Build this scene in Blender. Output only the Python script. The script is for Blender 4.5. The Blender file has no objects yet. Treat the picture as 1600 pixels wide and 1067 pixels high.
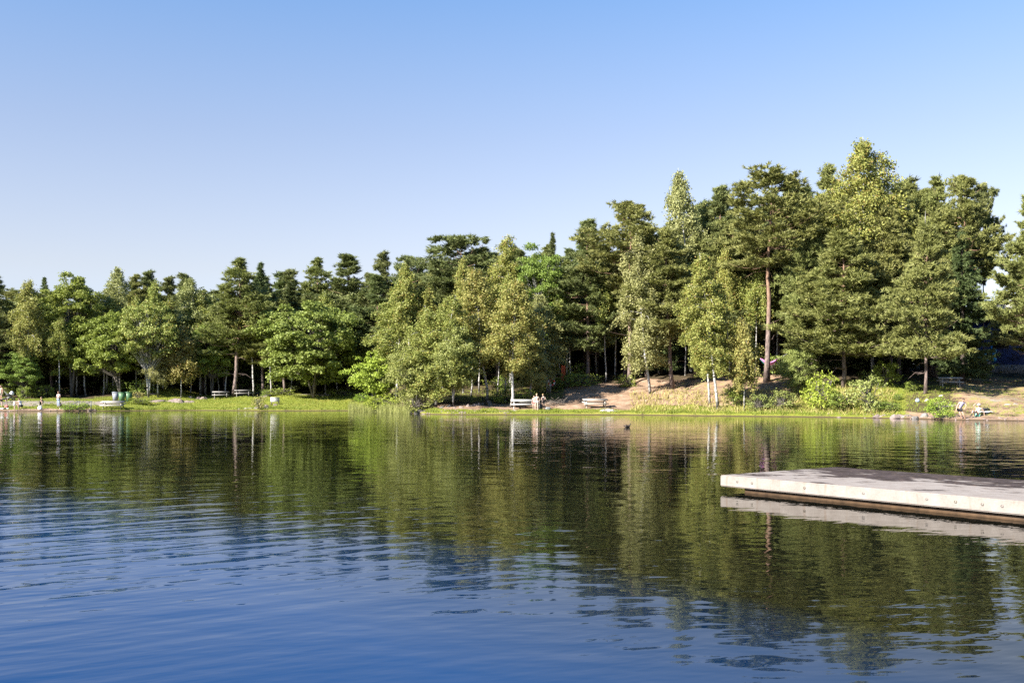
import bpy, bmesh, math, random
import numpy as np
from mathutils import Vector, Matrix

sc = bpy.context.scene
COL = sc.collection
R = math.radians

# ------------------------------------------------------------------ camera, sky, sun, exposure
F, HY, CZ = 1600.0, 611.5, 2.0            # focal length in photo pixels, horizon row, eye height
cam_d = bpy.data.cameras.new('camera'); cam = bpy.data.objects.new('camera', cam_d); COL.objects.link(cam)
cam_d.sensor_width = 36.0; cam_d.lens = 36.0; cam_d.shift_y = (HY - 533.5) / 1600.0
cam_d.clip_start = 0.1; cam_d.clip_end = 5000.0
cam.location = (0, 0, CZ); cam.rotation_euler = (R(90), 0, 0)
sc.camera = cam

SUN_EL, SUN_AZ = 33.0, 235.0              # azimuth clockwise from +Y
wd = bpy.data.worlds.new('World'); sc.world = wd; wd.use_nodes = True
wn = wd.node_tree
bg = wn.nodes['Background']
sky = wn.nodes.new('ShaderNodeTexSky'); sky.sky_type = 'NISHITA'; sky.sun_disc = False
sky.sun_elevation = R(SUN_EL); sky.sun_rotation = R(SUN_AZ)
sky.air_density = 1.0; sky.dust_density = 0.1; sky.ozone_density = 4.5; sky.altitude = 100
hs = wn.nodes.new('ShaderNodeHueSaturation'); hs.inputs['Saturation'].default_value = 0.72
_tc = wn.nodes.new('ShaderNodeTexCoord'); _sx = wn.nodes.new('ShaderNodeSeparateXYZ'); _mr = wn.nodes.new('ShaderNodeMapRange')
wn.links.new(_tc.outputs['Generated'], _sx.inputs[0]); wn.links.new(_sx.outputs[2], _mr.inputs[0])      # deeper blue towards the zenith
for _i, _v in ((1, 0.10), (2, 0.50), (3, 0.64), (4, 1.25)): _mr.inputs[_i].default_value = _v
wn.links.new(_mr.outputs[0], hs.inputs['Saturation'])
wn.links.new(sky.outputs[0], hs.inputs['Color']); 
_cr = wn.nodes.new('ShaderNodeValToRGB'); _el = _cr.color_ramp.elements
while len(_el) < 5: _el.new(0.5)
for _e, (_p, _c) in zip(_el, ((0.0, (.52, .56, .71)), (0.115, (.735, .64, .61)), (0.241, (.87, .76, .73)), (0.357, (1.0, .92, .89)), (0.6, (1.0, 1.0, 1.0)))): _e.position = _p; _e.color = _c + (1,)
_mx = wn.nodes.new('ShaderNodeMix'); _mx.data_type = 'RGBA'; _mx.blend_type = 'MULTIPLY'; _mx.inputs[0].default_value = 1.0
wn.links.new(hs.outputs[0], _mx.inputs[6]); wn.links.new(_cr.outputs[0], _mx.inputs[7]); wn.links.new(_mx.outputs[2], bg.inputs['Color']); wn.links.new(_sx.outputs[2], _cr.inputs[0])
bg.inputs['Strength'].default_value = 0.078
sd = bpy.data.lights.new('sun', 'SUN'); so = bpy.data.objects.new('sun', sd); COL.objects.link(so)
sd.energy = 5.0; sd.angle = R(0.5); sd.color = (1.0, 0.94, 0.84)
sun_dir = Vector((math.sin(R(SUN_AZ)) * math.cos(R(SUN_EL)), math.cos(R(SUN_AZ)) * math.cos(R(SUN_EL)), math.sin(R(SUN_EL))))
so.rotation_euler = sun_dir.to_track_quat('Z', 'Y').to_euler()
so.location = sun_dir * 300
vs = sc.view_settings
vs.view_transform = 'Standard'; vs.look = 'None'; vs.gamma = 1.0; vs.exposure = 1.72
sc.render.engine = 'CYCLES'
sc.cycles.max_bounces = 8; sc.cycles.transparent_max_bounces = 8
sc.cycles.use_denoising = False
sc.cycles.sample_clamp_indirect = 8.0

# ------------------------------------------------------------------ node helpers
def mat(name):
    m = bpy.data.materials.new(name); m.use_nodes = True
    nt = m.node_tree
    return m, nt, nt.nodes['Principled BSDF'], nt.nodes['Material Output']
def nd(nt, t, **kw):
    n = nt.nodes.new(t)
    for k, v in kw.items():
        if k in n.inputs: n.inputs[k].default_value = v
        else: setattr(n, k, v)
    return n
def coord(nt): return nd(nt, 'ShaderNodeTexCoord').outputs['Object']
def gpos(nt): return nd(nt, 'ShaderNodeNewGeometry').outputs['Position']
def noise(nt, vec, scale, detail=4.0, rough=0.55, out='Fac'):
    n = nd(nt, 'ShaderNodeTexNoise', Scale=scale, Detail=detail, Roughness=rough)
    nt.links.new(vec, n.inputs['Vector']); return n.outputs[out]
def ramp(nt, fac, stops):
    r = nd(nt, 'ShaderNodeValToRGB'); e = r.color_ramp.elements
    while len(e) < len(stops): e.new(0.5)
    for i, (p, c) in enumerate(stops):
        e[i].position = p; e[i].color = tuple(c) + (1,) if len(c) == 3 else c
    nt.links.new(fac, r.inputs['Fac']); return r.outputs['Color']
def mixc(nt, fac, a, b, bt='MIX'):
    m = nd(nt, 'ShaderNodeMix', data_type='RGBA', blend_type=bt)
    for s, v in ((m.inputs[0], fac), (m.inputs[6], a), (m.inputs[7], b)):
        if hasattr(v, 'is_output'): nt.links.new(v, s)
        else: s.default_value = v if not isinstance(v, tuple) else tuple(v) + (1,) if len(v) == 3 else v
    return m.outputs[2]
def mth(nt, op, a, b=None, c=None, clamp=False):
    m = nd(nt, 'ShaderNodeMath', operation=op); m.use_clamp = clamp
    for i, v in enumerate((a, b, c)):
        if v is None: continue
        if hasattr(v, 'is_output'): nt.links.new(v, m.inputs[i])
        else: m.inputs[i].default_value = v
    return m.outputs[0]
def vmth(nt, op, a, b=None):
    m = nd(nt, 'ShaderNodeVectorMath', operation=op)
    for i, v in enumerate((a, b)):
        if v is None: continue
        if hasattr(v, 'is_output'): nt.links.new(v, m.inputs[i])
        else: m.inputs[i].default_value = v
    return m.outputs[0]
def bump(nt, p, h, strength=0.4, dist=0.02):
    b = nd(nt, 'ShaderNodeBump', Strength=strength, Distance=dist)
    nt.links.new(h, b.inputs['Height']); nt.links.new(b.outputs[0], p.inputs['Normal'])

def plain(name, c, rough=0.6, var=0.25, scale=6.0, spec=0.4):
    m, nt, p, o = mat(name)
    v = noise(nt, coord(nt), scale)
    lo = tuple(x * (1 - var) for x in c); hi = tuple(min(1, x * (1 + var)) for x in c)
    nt.links.new(ramp(nt, v, [(0.3, lo), (0.7, hi)]), p.inputs['Base Color'])
    p.inputs['Roughness'].default_value = rough
    p.inputs['Specular IOR Level'].default_value = spec
    if 'granite' in name or 'rock' in name:        # cracks, lichen and moss patches
        d = noise(nt, coord(nt), 5.0, 8.0, .7); bs = p.inputs['Base Color'].links[0].from_socket
        x = mixc(nt, mth(nt, 'MULTIPLY', mth(nt, 'SUBTRACT', d, .53), 9.0, clamp=True), bs, tuple(k_*.35 for k_ in c))
        y_ = noise(nt, coord(nt), 1.7, 5.0, .6)
        nt.links.new(mixc(nt, mth(nt, 'MULTIPLY', mth(nt, 'SUBTRACT', y_, .57), 10.0, clamp=True), x, (.09, .085, .03)), p.inputs['Base Color'])
        bump(nt, p, d, .8, .08)
    return m

def leaf_mat(name, c1, c2, c3, trans=0.35, accent=None):
    """leaves: colour differs from leaf to leaf and a little from tree to tree"""
    m, nt, p, o = mat(name)
    g = nd(nt, 'ShaderNodeNewGeometry'); oi = nd(nt, 'ShaderNodeObjectInfo')
    kk = 2.3 if 'needle' in name else 2.0 if 'leaves' in name else 1.35
    c1, c2, c3 = (tuple(x*kk for x in c) for c in (c1, c2, c3))
    c1 = tuple(a_*.6+b_*.4 for a_, b_ in zip(c1, c2)); c3 = tuple(a_*.6+b_*.4 for a_, b_ in zip(c3, c2))
    stops = [(0.0, c1), (0.5, c2), (1.0, c3)]
    if accent: stops = [(0.0, c1), (0.45, c2), (0.86, c3), (0.93, accent)]
    col = ramp(nt, g.outputs['Random Per Island'], stops)
    big = noise(nt, coord(nt), 0.55, 2.0)
    h = nd(nt, 'ShaderNodeHueSaturation')
    nt.links.new(col, h.inputs['Color'])
    nt.links.new(mth(nt, 'ADD', mth(nt, 'MULTIPLY', mth(nt, 'SUBTRACT', oi.outputs['Random'], 0.5), 0.035), 0.5), h.inputs['Hue'])
    nt.links.new(mth(nt, 'ADD', mth(nt, 'MULTIPLY', big, 0.5), 0.77), h.inputs['Value'])
    col = h.outputs[0]
    nt.links.new(col, p.inputs['Base Color'])
    p.inputs['Roughness'].default_value = 0.55; p.inputs['Specular IOR Level'].default_value = 0.25
    t = nd(nt, 'ShaderNodeBsdfTranslucent'); nt.links.new(mixc(nt, 0.4, col, (0.16, 0.2, 0.02)), t.inputs['Color'])
    mx = nd(nt, 'ShaderNodeMixShader', Fac=trans)
    nt.links.new(p.outputs[0], mx.inputs[1]); nt.links.new(t.outputs[0], mx.inputs[2])
    nt.links.new(mx.outputs[0], o.inputs['Surface'])
    return m

M = {}
M['birch'] = leaf_mat('birch_leaves', (0.085, 0.102, 0.022), (0.14, 0.155, 0.038), (0.205, 0.21, 0.068), accent=(0.26, 0.2, 0.05))
M['birch_pale'] = leaf_mat('pale_birch_leaves', (0.105, 0.115, 0.04), (0.16, 0.165, 0.064), (0.22, 0.215, 0.095))
M['birch_yellow'] = leaf_mat('yellowing_birch_leaves', (0.105, 0.108, 0.028), (0.16, 0.152, 0.045), (0.215, 0.195, 0.065), accent=(0.24, 0.16, 0.045))
M['green'] = leaf_mat('broad_green_leaves', (0.062, 0.088, 0.016), (0.105, 0.135, 0.025), (0.16, 0.185, 0.046))
M['maple'] = leaf_mat('round_maple_leaves', (0.058, 0.082, 0.017), (0.1, 0.125, 0.026), (0.155, 0.175, 0.048))
M['bright'] = leaf_mat('bright_young_leaves', (0.095, 0.14, 0.018), (0.15, 0.20, 0.028), (0.21, 0.255, 0.05), 0.40)
M['alder'] = leaf_mat('alder_leaves', (0.09, 0.11, 0.028), (0.145, 0.16, 0.046), (0.2, 0.205, 0.075))
M['needle'] = leaf_mat('pine_needles', (0.05, 0.055, 0.018), (0.1, 0.105, 0.032), (0.16, 0.155, 0.055), 0.25)
M['needle_dark'] = leaf_mat('dark_pine_needles', (0.035, 0.045, 0.017), (0.068, 0.08, 0.028), (0.115, 0.12, 0.045), 0.2)
M['spruce'] = leaf_mat('spruce_needles', (0.025, 0.035, 0.014), (0.045, 0.058, 0.02), (0.08, 0.09, 0.034), 0.1)
M['reed'] = leaf_mat('reed_blades', (0.16, 0.19, 0.05), (0.22, 0.25, 0.08), (0.30, 0.30, 0.13), 0.35)
M['grass'] = leaf_mat('grass_blades', (0.12, 0.16, 0.022), (0.18, 0.21, 0.032), (0.25, 0.255, 0.055), 0.35)
M['dry'] = leaf_mat('dry_shrub_leaves', (0.12, 0.11, 0.035), (0.17, 0.15, 0.05), (0.22, 0.18, 0.075), 0.25)

def bark_pine():
    m, nt, p, o = mat('pine_bark')
    c = coord(nt); s = nd(nt, 'ShaderNodeSeparateXYZ'); nt.links.new(c, s.inputs[0])
    st = nd(nt, 'ShaderNodeMapping'); st.inputs['Scale'].default_value = (6, 6, 1.6); nt.links.new(c, st.inputs['Vector'])
    v = noise(nt, st.outputs[0], 1.6, 5.0)
    low = ramp(nt, v, [(0.35, (0.07, 0.05, 0.045)), (0.6, (0.22, 0.165, 0.145))])
    up = ramp(nt, v, [(0.3, (0.14, 0.08, 0.052)), (0.65, (0.27, 0.17, 0.112))])
    k = nd(nt, 'ShaderNodeMapRange'); k.inputs[1].default_value = 4.0; k.inputs[2].default_value = 9.0
    nt.links.new(s.outputs[2], k.inputs[0])
    nt.links.new(mixc(nt, k.outputs[0], low, up), p.inputs['Base Color'])
    p.inputs['Roughness'].default_value = 0.9; bump(nt, p, v, 0.8, 0.04)
    return m
def bark_birch():
    m, nt, p, o = mat('birch_bark')
    c = coord(nt)
    st = nd(nt, 'ShaderNodeMapping'); st.inputs['Scale'].default_value = (2.5, 2.5, 7.0); nt.links.new(c, st.inputs['Vector'])
    v = noise(nt, st.outputs[0], 0.9, 4.0)
    b = noise(nt, c, 1.3, 2.0)
    col = ramp(nt, v, [(0.36, (0.05, 0.045, 0.04)), (0.45, (0.36, 0.345, 0.325)), (0.7, (0.52, 0.505, 0.48))])
    s = nd(nt, 'ShaderNodeSeparateXYZ'); nt.links.new(c, s.inputs[0])
    k = nd(nt, 'ShaderNodeMapRange'); k.inputs[1].default_value = 1.6; k.inputs[2].default_value = 0.2
    nt.links.new(s.outputs[2], k.inputs[0])
    foot = mth(nt, 'MULTIPLY', k.outputs[0], mth(nt, 'GREATER_THAN', b, 0.47))
    nt.links.new(mixc(nt, foot, col, (0.06, 0.05, 0.045)), p.inputs['Base Color'])
    p.inputs['Roughness'].default_value = 0.7
    return m
M['bark_pine'] = bark_pine(); M['bark_birch'] = bark_birch()
M['bark_grey'] = plain('grey_bark', (0.12, 0.105, 0.09), 0.9, 0.5, 5)
M['bark_dark'] = plain('dark_bark', (0.07, 0.055, 0.045), 0.9, 0.5, 5)
M['wood_grey'] = plain('weathered_grey_wood', (0.24, 0.225, 0.21), 0.8, 0.2, 9)
M['wood_dark'] = plain('dark_stained_wood', (0.085, 0.07, 0.06), 0.8, 0.3, 9)
M['wood_pale'] = plain('pale_worn_wood', (0.36, 0.33, 0.29), 0.75, 0.15, 9)
M['wood_brown'] = plain('wet_brown_timber', (0.075, 0.045, 0.024), 0.6, 0.4, 7)
M['white_paint'] = plain('white_paint', (0.55, 0.54, 0.52), 0.5, 0.06)
M['black'] = plain('black_plastic', (0.02, 0.02, 0.022), 0.5, 0.2)
M['metal'] = plain('galvanised_steel', (0.16, 0.17, 0.17), 0.45, 0.25)
M['bin_green'] = plain('green_bin_plastic', (0.075, 0.16, 0.075), 0.45, 0.08)
M['bin_green_dark'] = plain('dark_green_bin_plastic', (0.04, 0.11, 0.055), 0.45, 0.08)
M['bin_grey'] = plain('blue_grey_bin_plastic', (0.24, 0.26, 0.30), 0.45, 0.08)
M['granite'] = plain('pink_granite', (0.24, 0.185, 0.165), 0.85, 0.35, 2.5)
M['granite_grey'] = plain('grey_granite', (0.19, 0.175, 0.165), 0.85, 0.4, 2.5)
M['granite_dark'] = plain('dark_mossy_rock', (0.10, 0.095, 0.08), 0.9, 0.5, 3)
M['granite_pale'] = plain('pale_bleached_rock', (0.38, 0.34, 0.31), 0.85, 0.2, 2.5)
M['skin'] = plain('fair_skin', (0.42, 0.26, 0.19), 0.5, 0.06)
M['skin_pale'] = plain('pale_skin', (0.48, 0.34, 0.27), 0.5, 0.06)
M['white_cloth'] = plain('white_cloth', (0.62, 0.61, 0.63), 0.85, 0.05)
M['lavender'] = plain('lavender_cloth', (0.30, 0.28, 0.37), 0.85, 0.06)
M['black_cloth'] = plain('black_cloth', (0.018, 0.018, 0.022), 0.85, 0.2)
M['dark_cloth'] = plain('dark_brown_cloth', (0.05, 0.035, 0.035), 0.85, 0.2)
M['mint'] = plain('mint_cloth', (0.25, 0.66, 0.48), 0.8, 0.06)
M['denim'] = plain('pale_denim', (0.36, 0.42, 0.56), 0.85, 0.1)
M['olive'] = plain('olive_cloth', (0.2, 0.19, 0.14), 0.85, 0.1)
M['pink'] = plain('pink_cloth', (0.62, 0.25, 0.52), 0.8, 0.1)
M['rose'] = plain('rose_cloth', (0.55, 0.16, 0.16), 0.8, 0.1)
M['turquoise'] = plain('turquoise_cloth', (0.10, 0.55, 0.62), 0.8, 0.1)
M['red'] = plain('red_paint', (0.55, 0.035, 0.03), 0.5, 0.08)
M['orange_cloth'] = plain('orange_red_cloth', (0.55, 0.12, 0.05), 0.85, 0.12)
M['hair_brown'] = plain('brown_hair', (0.06, 0.032, 0.018), 0.6, 0.3)
M['hair_red'] = plain('reddish_hair', (0.17, 0.07, 0.03), 0.6, 0.3)
M['hair_blond'] = plain('blond_hair', (0.48, 0.32, 0.14), 0.6, 0.3)
M['eye'] = plain('dark_eye', (0.03, 0.02, 0.02), 0.3, 0.1)
M['lip'] = plain('lips', (0.45, 0.17, 0.14), 0.5, 0.1)
M['fur_black'] = plain('black_fur', (0.02, 0.018, 0.018), 0.8, 0.3)
M['fur_white'] = plain('white_fur', (0.7, 0.68, 0.64), 0.8, 0.1)
M['feather'] = plain('dark_brown_feathers', (0.055, 0.04, 0.03), 0.7, 0.4, 20)
M['bill'] = plain('dull_bill', (0.22, 0.16, 0.04), 0.5, 0.1)
M['light_blue_bag'] = plain('pale_blue_plastic', (0.30, 0.36, 0.44), 0.4, 0.08)

# ------------------------------------------------------------------ object helpers
def tag(o, label=None, cat=None, group=None, kind=None):
    if label: o['label'] = label
    if cat: o['category'] = cat
    if group: o['group'] = group
    if kind: o['kind'] = kind
    return o
def empty(name, loc=(0, 0, 0), rz=0.0, label=None, cat=None, group=None):
    o = bpy.data.objects.new(name, None); COL.objects.link(o)
    o.location = loc; o.rotation_euler = (0, 0, rz); o.empty_display_size = 0.3
    return tag(o, label, cat, group)
class MB:
    """collects shapes with numpy and links them as ONE mesh object"""
    def __init__(s): s.v = []; s.f = []; s.n = 0; s.fm = []
    def add(s, v, f, mi=0):
        v = np.asarray(v, float); s.v.append(v)
        for q in f: s.f.append(tuple(int(i) + s.n for i in q)); s.fm.append(mi)
        s.n += len(v); return s
    def arr(s, v, f, mi=0):                  # f: int array (n,k)
        s.v.append(np.asarray(v, float)); s.f.extend(map(tuple, (np.asarray(f) + s.n).tolist())); s.fm.extend([mi] * len(f)); s.n += len(v); return s
    def box(s, c, d, rz=0.0, mi=0, taper=1.0, M4=None):
        x, y, z = (k / 2 for k in d)
        v = np.array([(-x*taper, -y*taper, -z), (x*taper, -y*taper, -z), (x*taper, y*taper, -z), (-x*taper, y*taper, -z), (-x, -y, z), (x, -y, z), (x, y, z), (-x, y, z)])
        if M4 is not None: v = np.array([(M4 @ Vector(p))[:] for p in v])
        ca, sa = math.cos(rz), math.sin(rz)
        w = v.copy(); w[:, 0] = v[:, 0]*ca - v[:, 1]*sa; w[:, 1] = v[:, 0]*sa + v[:, 1]*ca
        return s.add(w + np.array(c), [(0,3,2,1),(4,5,6,7),(0,1,5,4),(1,2,6,5),(2,3,7,6),(3,0,4,7)], mi)
    def tube(s, pts, rad, n=8, mi=0, cap=True):
        pts = np.asarray(pts, float); k = len(pts)
        rad = np.full(k, rad, float) if np.isscalar(rad) else np.asarray(rad, float)
        tg = np.gradient(pts, axis=0); tg /= np.linalg.norm(tg, axis=1)[:, None] + 1e-9
        ref = np.array([1., 0, 0]) if abs(tg[0][0]) < 0.8 else np.array([0, 1., 0])
        a = np.cross(tg, ref); a /= np.linalg.norm(a, axis=1)[:, None] + 1e-9
        b = np.cross(tg, a)
        th = np.arange(n) * 2 * math.pi / n
        v = pts[:, None] + rad[:, None, None] * (np.cos(th)[None, :, None] * a[:, None] + np.sin(th)[None, :, None] * b[:, None])
        f = [(i*n+j, i*n+(j+1) % n, (i+1)*n+(j+1) % n, (i+1)*n+j) for i in range(k-1) for j in range(n)]
        if cap and n > 3: f += [tuple(range(n-1, -1, -1)), tuple((k-1)*n + j for j in range(n))]
        return s.add(v.reshape(-1, 3), f, mi)
    def ball(s, c, r, nu=12, nv=8, mi=0, fn=None):
        r = (r, r, r) if np.isscalar(r) else r
        v = []
        for i in range(nv+1):
            p = math.pi * i / nv
            for j in range(nu):
                t = 2*math.pi*j/nu
                q = np.array((math.sin(p)*math.cos(t), math.sin(p)*math.sin(t), math.cos(p)))
                if fn is not None: q = q * fn(q)
                v.append(q * np.array(r) + np.array(c))
        f = [(i*nu+j, (i+1)*nu+j, (i+1)*nu+(j+1) % nu, i*nu+(j+1) % nu) for i in range(nv) for j in range(nu)]
        return s.add(v, f, mi)
    def mesh(s, name, mats, smooth=False):
        me = bpy.data.meshes.new(name)
        v = np.concatenate(s.v)
        me.vertices.add(len(v)); me.vertices.foreach_set('co', v.ravel())
        ln = np.fromiter((len(q) for q in s.f), int, len(s.f)); tot = int(ln.sum())
        me.loops.add(tot); me.polygons.add(len(s.f))
        me.loops.foreach_set('vertex_index', np.fromiter((i for q in s.f for i in q), int, tot))
        me.polygons.foreach_set('loop_start', np.concatenate(([0], np.cumsum(ln)[:-1])))
        me.polygons.foreach_set('material_index', np.array(s.fm))
        me.update(calc_edges=True); me.validate()
        if smooth: me.polygons.foreach_set('use_smooth', [True]*len(me.polygons))
        for m in (mats if isinstance(mats, (list, tuple)) else [mats]): me.materials.append(m)
        return me
    def build(s, name, mats, parent=None, link=True, smooth=False):
        o = bpy.data.objects.new(name, s.mesh(name, mats, smooth))
        if link: COL.objects.link(o)
        if parent is not None: o.parent = parent
        return o

# ------------------------------------------------------------------ the lie of the land
SU = np.array([-6000, -300, 0, 150, 300, 450, 560, 640, 700, 980, 1100, 1250, 1400, 1500, 1600, 1900, 7000.])
SV = np.array([642.5, 642.5, 642.5, 642, 641, 641.6, 641.5, 646, 647.5, 648, 649.5, 651, 653.5, 656, 657.5, 661, 661])
SD = CZ * F / (SV - HY)
def shore(u):
    return np.interp(u, SU, SD)
PROF = {
 -300: [(0,.12),(1,.2),(3,.45),(6,.85),(10,1.1),(16,1.5),(30,2.6),(60,5)],
 130: [(0,.12),(1,.2),(3,.45),(6,.85),(10,1.1),(16,1.5),(30,2.6),(60,5)],
 200: [(0,.12),(2,.35),(6,.78),(9,1.05),(14,1.6),(20,2.3),(35,3.3),(60,5)],
 260: [(0,.15),(2,.38),(6,.75),(9,1.1),(14,2.2),(20,2.8),(35,3.6),(60,5)],
 330: [(0,.15),(3,.5),(7,.9),(11,1.25),(14,1.4),(22,2.2),(40,3.5),(60,5)],
 450: [(0,.18),(3,.5),(8,1.05),(13,1.6),(16,1.7),(24,2.6),(30,3.2),(45,4.5),(60,5.5)],
 560: [(0,.08),(2,.2),(5,.6),(12,1.5),(20,2.6),(40,4.5),(60,6)],
 680: [(0,.15),(1.5,.45),(3,.75),(6,1.1),(12,1.9),(20,3.0),(40,5),(60,6.5)],
 800: [(0,.2),(1,.3),(3,.5),(6,.8),(10,1.4),(16,2.3),(25,3.6),(45,6),(60,7)],
 930: [(0,.2),(1,.3),(3.5,.65),(6,1.15),(10,2.1),(15,3.1),(25,4.2),(45,6),(60,7)],
 1050: [(0,.2),(1,.3),(4,.9),(8,1.7),(12,2.5),(18,3.6),(28,5),(45,6.5),(60,7)],
 1200: [(0,.2),(1.5,.4),(4,1.0),(8,1.9),(13,3.0),(20,4.4),(30,5.4),(50,7),(60,7.5)],
 1330: [(0,.15),(1.5,.35),(4,.9),(9,2.3),(14,3.2),(22,4.2),(32,5),(50,6.5),(60,7)],
 1450: [(0,.1),(1.5,.25),(4,.85),(8,1.8),(13,2.4),(20,3.2),(28,3.9),(50,5),(60,5.5)],
 1600: [(0,.08),(1,.15),(4,.7),(8,1.35),(14,2.1),(20,2.7),(28,3.5),(50,4.5),(60,5)],
}
PU = np.array(sorted(PROF)); SG = np.concatenate((np.arange(0, 20, .25), np.arange(20, 61, 1.0)))
PT = np.array([np.interp(SG, *zip(*PROF[u])) for u in PU])
def wob(x, y, seed, wl):
    r = np.random.RandomState(seed); z = 0
    for i in range(6):
        a = r.uniform(0, 6.283); k = 6.283 / (wl * r.uniform(.6, 1.6)); z = z + np.sin(k*(x*math.cos(a)+y*math.sin(a)) + r.uniform(0, 6.283))
    return z / 3.0
def terrain_us(u, s):
    u = np.asarray(u, float); s = np.asarray(s, float)
    uu = np.clip(u, PU[0], PU[-1]); i = np.clip(np.searchsorted(PU, uu, side='right') - 1, 0, len(PU)-2)
    t = (uu - PU[i]) / (PU[i+1] - PU[i]); t = t*t*(3-2*t)
    sc_ = np.clip(s, 0, 60); j = np.clip(np.searchsorted(SG, sc_, side='right') - 1, 0, len(SG)-2)
    w = (sc_ - SG[j]) / (SG[j+1] - SG[j])
    z = (1-t)*((1-w)*PT[i, j] + w*PT[i, j+1]) + t*((1-w)*PT[i+1, j] + w*PT[i+1, j+1])
    z = z + np.clip(s-60, 0, 400)*0.02
    z = np.where(s < 0, np.maximum(z + s*0.55, -2.5), z)
    return z
def us(x, y):
    y = np.maximum(y, 1.0); u = 800 + F*x/y
    return u, y - shore(u)
def ground_z(x, y):
    u, s = us(np.asarray(x, float), np.asarray(y, float))
    b = np.clip((s-0.6)/4, 0, 1)
    return terrain_us(u, s) + b*(0.10*wob(x, y, 3, 5.0) + 0.035*wob(x, y, 4, 1.3))
def at_s(u, s):
    D = float(shore(u)) + s; x = (u-800)/F*D
    return Vector((x, D, float(ground_z(x, D))))
def at_y(u, v, smin=0.0):
    """the spot on the land seen at column u, row v of the photograph"""
    best = None
    for s in np.arange(smin, 34, 0.1):
        p = at_s(u, s); vv = HY + (CZ - p.z)*F/p.y
        if vv <= v: return p
    return p
def top_z(v, D): return CZ + (HY - v)*D/F

# ------------------------------------------------------------------ ground: one sheet, cover painted as real extents
def ground():
    ang_in = np.arange(-420, 2030, 4.0)
    us_ = np.concatenate((800 + F*np.tan(np.radians(np.arange(-68, -37, 2.0))), ang_in, 800 + F*np.tan(np.radians(np.arange(38, 69, 2.0)))))
    ss = np.concatenate(([-8, -5, -3, -2, -1.2, -.7, -.4, -.2], np.arange(0, 22, .22), np.arange(22, 45, .8), [46, 50, 56, 64, 80, 110, 160, 250, 420, 800]))
    U, S = np.meshgrid(us_, ss)
    D = shore(U) + S; X = (U-800)/F*D; Y = D
    Z = ground_z(X, Y)
    # irregular waterline
    n, m = U.shape
    v = np.stack((X, Y, Z), -1).reshape(-1, 3)
    idx = np.arange(n*m).reshape(n, m)
    f = np.stack((idx[:-1, :-1], idx[:-1, 1:], idx[1:, 1:], idx[1:, :-1]), -1).reshape(-1, 4)
    b = MB(); b.arr(v, f)
    o = b.build('ground', M['ground'], smooth=True)
    tag(o, 'grassy lake shore rising to a forest floor of soil and needles', 'ground', kind='structure')
    g, d, p = cover(U.ravel(), S.ravel())
    at = o.data.color_attributes.new('cover', 'FLOAT_COLOR', 'POINT')
    at.data.foreach_set('color', np.stack((g, d, p, np.ones_like(g)), -1).ravel())
def band(x, a, b, w): return np.clip((x-a)/w+.5, 0, 1)*np.clip((b-x)/w+.5, 0, 1)
def cover(u, s):
    s = s + .5*wob(u/14, s, 11, 3.0)
    g = np.zeros_like(u); d = np.zeros_like(u); p = np.zeros_like(u)
    g = np.maximum(g, band(u, -9000, 160, 20)*band(s, 1.0, 11, 1.0))
    d = np.maximum(d, band(u, -9000, 150, 20)*band(s, -9, 1.0, 1.2))
    p = np.maximum(p, band(u, -9000, 190, 25)*band(s, 3.6, 7.6, .8))
    g = np.maximum(g, band(u, 150, 600, 25)*band(s, -1, 12.5, 1.5))
    g = np.maximum(g, .8*band(u, 215, 345, 25)*band(s, 8, 19, 3))
    p = np.maximum(p, band(u, 365, 560, 25)*band(s, 12.6, 14.6, .8))
    g = np.maximum(g, .75*band(u, 430, 600, 20)*band(s, 14, 24, 3))
    g = np.maximum(g, band(u, 590, 760, 20)*band(s, -1, 1.6, .6))
    d = np.maximum(d, .8*band(u, 640, 790, 20)*band(s, 1.6, 4.5, 1))
    g = np.maximum(g, band(u, 750, 1000, 20)*band(s, -1, 1.9, .6))
    d = np.maximum(d, band(u, 770, 1010, 25)*band(s, 1.8, 6.5, 1.0))
    d = np.maximum(d, .9*band(u, 880, 1010, 25)*band(s, 5, 14, 3))
    g = np.maximum(g, .70*band(u, 985, 1260, 25)*band(s, -1, 3.6, 1.6))
    d = np.maximum(d, .85*band(u, 985, 1260, 25)*band(s, 3, 16, 2))
    g = np.maximum(g, .36*band(u, 1040, 1260, 40)*band(s, 4, 15, 3))
    g = np.maximum(g, .8*band(u, 1240, 1420, 30)*band(s, -1, 12, 2))
    g = np.maximum(g, .42*band(u, 1390, 9000, 30)*band(s, .8, 28, 3))
    d = np.maximum(d, .8*band(u, 1380, 9000, 30)*band(s, -9, 2.4, 1))
    d = np.maximum(d, .70*band(u, 1480, 9000, 40)*band(s, 2, 26, 2))
    p = np.maximum(p, .40*band(u, 1495, 9000, 25)*band(s, 6.5, 9.5, 1.2))
    g = np.maximum(g, .35*band(u, 600, 900, 40)*band(s, 6, 20, 4))
    return g, d, p
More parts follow.
